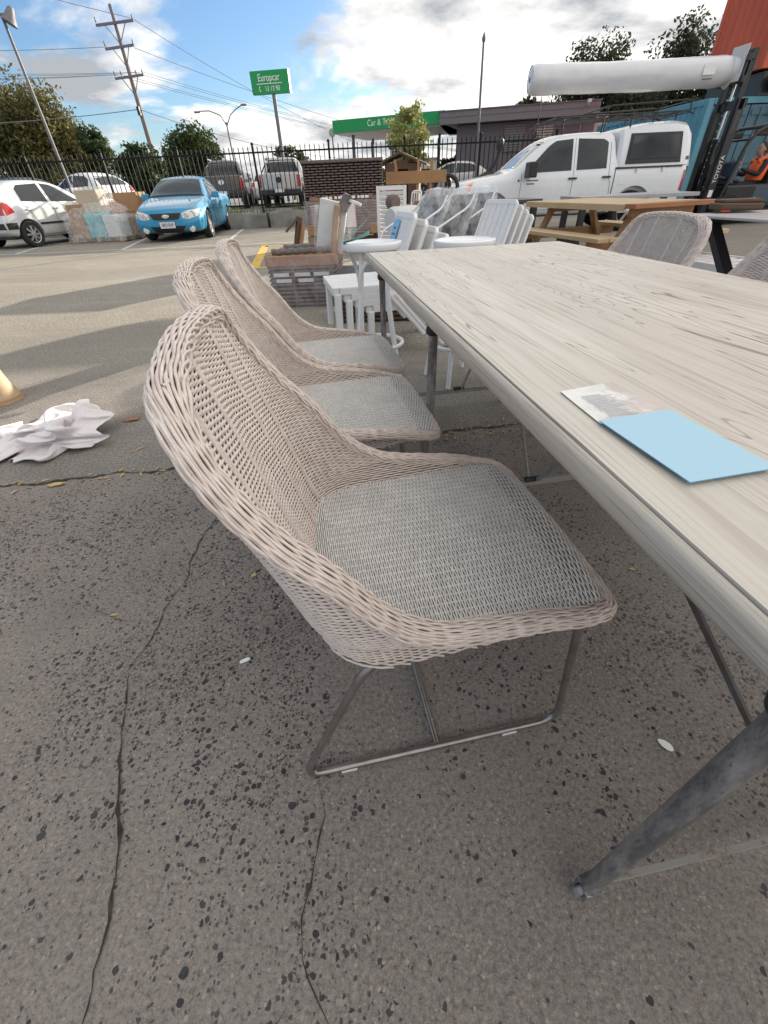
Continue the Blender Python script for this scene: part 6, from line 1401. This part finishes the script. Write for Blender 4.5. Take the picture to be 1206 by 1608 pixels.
    for k in range(K):
        an = 2 * np.pi * k / K; d = np.cos(an) * A * ea[:, None] + np.sin(an) * Bn * eb[:, None]; nn = np.cos(an) * A / ea[:, None] + np.sin(an) * Bn / eb[:, None]; nn /= np.linalg.norm(nn, axis=1, keepdims=True)
        w = .0013 * np.sin(2 * np.pi * nper * s / L + np.pi * (k % 2)) + .0007 * lrn.normal(size=1); tw = .0006 * np.sin(2 * np.pi * nper * s / L + np.pi * ((k // 2) % 2))
        lat = np.cross(T, nn); p = C_ + d + nn * w[:, None] + lat * tw[:, None]; paths.append(np.vstack([p, p[:1]])); nor.append(np.vstack([nn, nn[:1]]))
    # two fatter cords at the inner edge
    for o, ph in ((.0, 0), (.0045, np.pi)):
        d = -A * (ea * .93)[:, None] + Bn * (eb * .62)[:, None]; nn = d / np.linalg.norm(d, axis=1, keepdims=True); p = C_ + d * 1.02 + nn * .0015 + (np.cross(T, nn) * (.003 * np.sin(2 * np.pi * 40 * s / L + ph))[:, None]) + nn * (.002 * np.cos(2 * np.pi * 40 * s / L + ph))[:, None]
        paths.append(np.vstack([p, p[:1]])); nor.append(np.vstack([nn, nn[:1]]))
    gap_backing = []; cn = []
    rim = strand_mesh('rim', [(np.array(paths), np.array(nor), .0021, .9, 0)], WM, t)
    b = MB(); ring = []
    for i in range(N):
        for k in range(10): an = 2 * np.pi * k / 10; ring.append(tuple(C_[i] + .86 * (np.cos(an) * A[i] * ea[i] + np.sin(an) * Bn[i] * eb[i])))
    b.add(ring, [(i * 10 + k, i * 10 + (k + 1) % 10, ((i + 1) % N) * 10 + (k + 1) % 10, ((i + 1) % N) * 10 + k) for i in range(N) for k in range(10)]); b.build('rim_core', M['core'], rim, smooth=60)
    # ---- sled base
    for sg in (-1, 1):
        b = MB(); v = .212 * sg
        b.tube(arc_pts([(.05, v * .80, .398), (-.135, v, .386), (-.298, v, .0085), (.290, v, .0085), (.240, v * 1.0, .425)], .055, 8), .0078, 12); b.build('sled_rail', M['leg_metal'], t, smooth=60)
        for u in (.17, -.20): b = MB(); b.box((u, v, .004), (.035, .019, .008)); b.build('glide', M['soffit'], t, bevel=.002)
    b = MB(); b.tube([(.0, -.212, .0085), (.0, .212, .0085)], .0062, 10); b.build('crossbar', M['leg_metal'], t, smooth=60)
    return t
CH = make_chair('nearest wicker chair in front, its whole seat and sled base in view'); CR = R(9.7)
CH.location = (.06, .61, 0); CH.rotation_euler = (0, 0, CR)
dup(CH, (-.150, 1.245, 0), CR, 'middle wicker chair of the three along the left side of the table')
dup(CH, (-.215, 1.785, 0), CR, 'farthest wicker chair of the three on the left, by the far table legs')
dup(CH, (.985, 2.08, 0), R(188), 'wicker chair across the table whose whole backrest top shows before the picnic table')
dup(CH, (1.165, 1.44, 0), R(188), 'wicker chair across the table cut off by the right edge of the picture')

# ================================================================== SMALL THINGS ON THE GROUND
def cloth_heap():
    """a bunched sheet is dropped and settles on the ground with Blender's own cloth solver"""
    nx, ny = 46, 34; V = []
    for i in range(nx):
        for j in range(ny):
            a, c = i / (nx - 1), j / (ny - 1); q = Vector((a * 3, c * 3, 1))
            x, y = (a - .5) * .60, (c - .5) * .46
            z = .24 + .055 * math.sin(a * 17 + 2 * MN.noise(q)) + .05 * math.sin(c * 13 + 2.5 * MN.noise(q + Vector((0, 0, 4)))) + .07 * MN.noise(q * 1.4)
            V.append((x + .03 * MN.noise(q * 2), y + .03 * MN.noise(q * 2 + Vector((5, 0, 0))), z))
    F = [(i * ny + j, (i + 1) * ny + j, (i + 1) * ny + j + 1, i * ny + j + 1) for i in range(nx - 1) for j in range(ny - 1)]
    me = bpy.data.meshes.new('sheet'); me.from_pydata(V, [], F); o = bpy.data.objects.new('sheet', me); COL.objects.link(o)
    gm = bpy.data.meshes.new('pad'); gm.from_pydata([(-3, -3, 0), (3, -3, 0), (3, 3, 0), (-3, 3, 0)], [], [(0, 1, 2, 3)]); go = bpy.data.objects.new('pad', gm); COL.objects.link(go)
    go.modifiers.new('col', 'COLLISION'); go.collision.thickness_outer = .004; go.collision.cloth_friction = 60
    others = [ob for ob in COL.objects if ob not in (o, go)]
    tmp = bpy.data.scenes.new('settle'); tmp.collection.objects.link(o); tmp.collection.objects.link(go); COL.objects.unlink(o); COL.objects.unlink(go)
    m_ = o.modifiers.new('cl', 'CLOTH'); st = m_.settings; st.quality = 5; st.mass = .3; st.tension_stiffness = 10; st.compression_stiffness = 10; st.shear_stiffness = 3; st.bending_stiffness = .12; st.air_damping = 2
    cs = m_.collision_settings; cs.use_self_collision = True; cs.self_distance_min = .009; cs.distance_min = .005; cs.collision_quality = 3
    m_.point_cache.frame_end = 40
    vl = tmp.view_layers[0]; dg = vl.depsgraph
    for f in range(1, 37): tmp.frame_set(f)
    dg = tmp.view_layers[0].depsgraph; dg.update(); n = bpy.data.meshes.new_from_object(o.evaluated_get(dg))
    Q = np.array([v.co[:] for v in n.vertices]); Q[:, :2] -= Q[:, :2].mean(0)
    bpy.data.objects.remove(o); bpy.data.objects.remove(go); bpy.data.scenes.remove(tmp)
    a = R(-24); c_, s_ = math.cos(a), math.sin(a); x, y = Q[:, 0] * 1.2, Q[:, 1] * 2.0
    P = np.stack([-1.78 + x * c_ - y * s_, 2.0 + x * s_ + y * c_, np.maximum(Q[:, 2] * .72, .004)], 1)
    for k, v in enumerate(n.vertices): v.co = P[k]
    n.materials.clear(); n.materials.append(M['sheet']); o = link('dust_sheet', n, smooth=180, recalc=False)
    sm_ = o.modifiers.new('soft', 'SMOOTH'); sm_.factor = .5; sm_.iterations = 1; so_ = o.modifiers.new('thick', 'SOLIDIFY'); so_.thickness = .003; sb = o.modifiers.new('sub', 'SUBSURF'); sb.levels = sb.render_levels = 2
    print('cloth', P.min(0), P.max(0))
    return tag(o, 'crumpled white dust sheet heaped on the ground at the left edge', 'cloth')
cloth_heap()
sp = thing('turned_post', 'flared tan timber post standing at the left edge behind the dust sheet', 'post', (-2.42, 2.60, 0))
b = MB(); b.lathe([(.115, 0), (.118, .012), (.105, .05), (.088, .10), (.078, .16), (.072, .24), (.070, .34)], 28); b.build('shaft', M['tan'], sp, smooth=50)
b = MB(); b.lathe([(.1145, .02), (.1175, .024), (.1145, .03)], 28, cap=False); b.build('groove_ring', M['timber'], sp, smooth=60)
def bit(name, label, cat, x, y, d, m_, rz=0, z=0, grp=None, shape=None):
    b = MB(); P = shape or [(math.cos(k * math.pi / 5) * (1 + .25 * MN.noise(Vector((k, x * 9, y)))), math.sin(k * math.pi / 5) * (1 + .25 * MN.noise(Vector((k, y * 9, x))))) for k in range(10)]
    c_, s_ = math.cos(rz), math.sin(rz)
    def T(a, q, h): a, q = a * d[0] / 2, q * d[1] / 2; return (x + a * c_ - q * s_, y + a * s_ + q * c_, .003 + z + h + d[2] * .6 * math.sin(a * 40 + q * 25))
    b.prism(P, d[2], T); return tag(b.build(name, m_), label, cat, grp)
LF = [(-1, 0), (-.55, .22), (-.6, .55), (-.1, .35), (.1, .8), (.35, .3), (.85, .35), (.6, .05), (1, -.2), (.5, -.25), (.45, -.7), (.05, -.3), (-.4, -.5), (-.5, -.15)]
bit('fallen_leaf', 'reddish brown lobed leaf between the dust sheet and the nearest chair', 'leaf', -1.41, 2.21, (.11, .06, .003), M['leaf_brown'], .3, .004, shape=LF)
bit('fallen_leaf', 'small yellow brown leaf on the concrete left of the nearest chair', 'leaf', -.44, .955, (.022, .028, .002), M['leaf_tan'], .5, .002, shape=LF)
bit('fallen_leaf', 'pale dry leaf beside the joint below the dust sheet', 'leaf', -1.46, 1.565, (.07, .03, .002), M['leaf_tan'], .1, .003)
bit('fallen_leaf', 'curled brown leaf on the ground behind the dust sheet at the left edge', 'leaf', -2.22, 2.18, (.08, .05, .003), M['leaf_brown'], 1.1, .004, shape=LF)
bit('paper_scrap', 'white oval scrap with faint print on the concrete under the table', 'scrap', .603, .382, (.034, .017, .001), M['sign_white'], 2.3)
bit('paper_scrap', 'thin white splinter on the concrete below the nearest chair back', 'scrap', -.395, .64, (.03, .009, .004), M['sign_white'], .35)
bit('paper_scrap', 'pale straw stem on the concrete near the dust sheet', 'scrap', -1.22, 1.86, (.09, .006, .002), M['leaf_tan'], .9)
def litter():
    n = 260; b = MB()
    for k in range(n):
        if k < 120: x = random.uniform(.0, .9); y = 1.83 + .155 * x + random.gauss(0, .05)
        elif k < 170: x = random.uniform(-1.7, -.3); y = 1.83 + .155 * x + random.gauss(0, .025)
        else: x, y = random.uniform(-1.6, 1.6), random.uniform(.2, 4.5)
        s = random.uniform(.003, .011); a = random.uniform(0, 6.28); c_, s_ = math.cos(a) * s, math.sin(a) * s; l = random.uniform(.8, 2.2); z = .0035
        b.add([(x - c_ * l, y - s_ * l, z), (x + s_ * .6, y - c_ * .6, z + s * .3), (x + c_ * l, y + s_ * l, z + s * .1), (x - s_ * .6, y + c_ * .6, z + s * .4)], [(0, 1, 2, 3)])
    return tag(b.build('leaf_litter', M['leaf_tan']), 'crumbs of dry leaf and grit scattered along the ground joint', 'litter', kind='stuff')
litter()
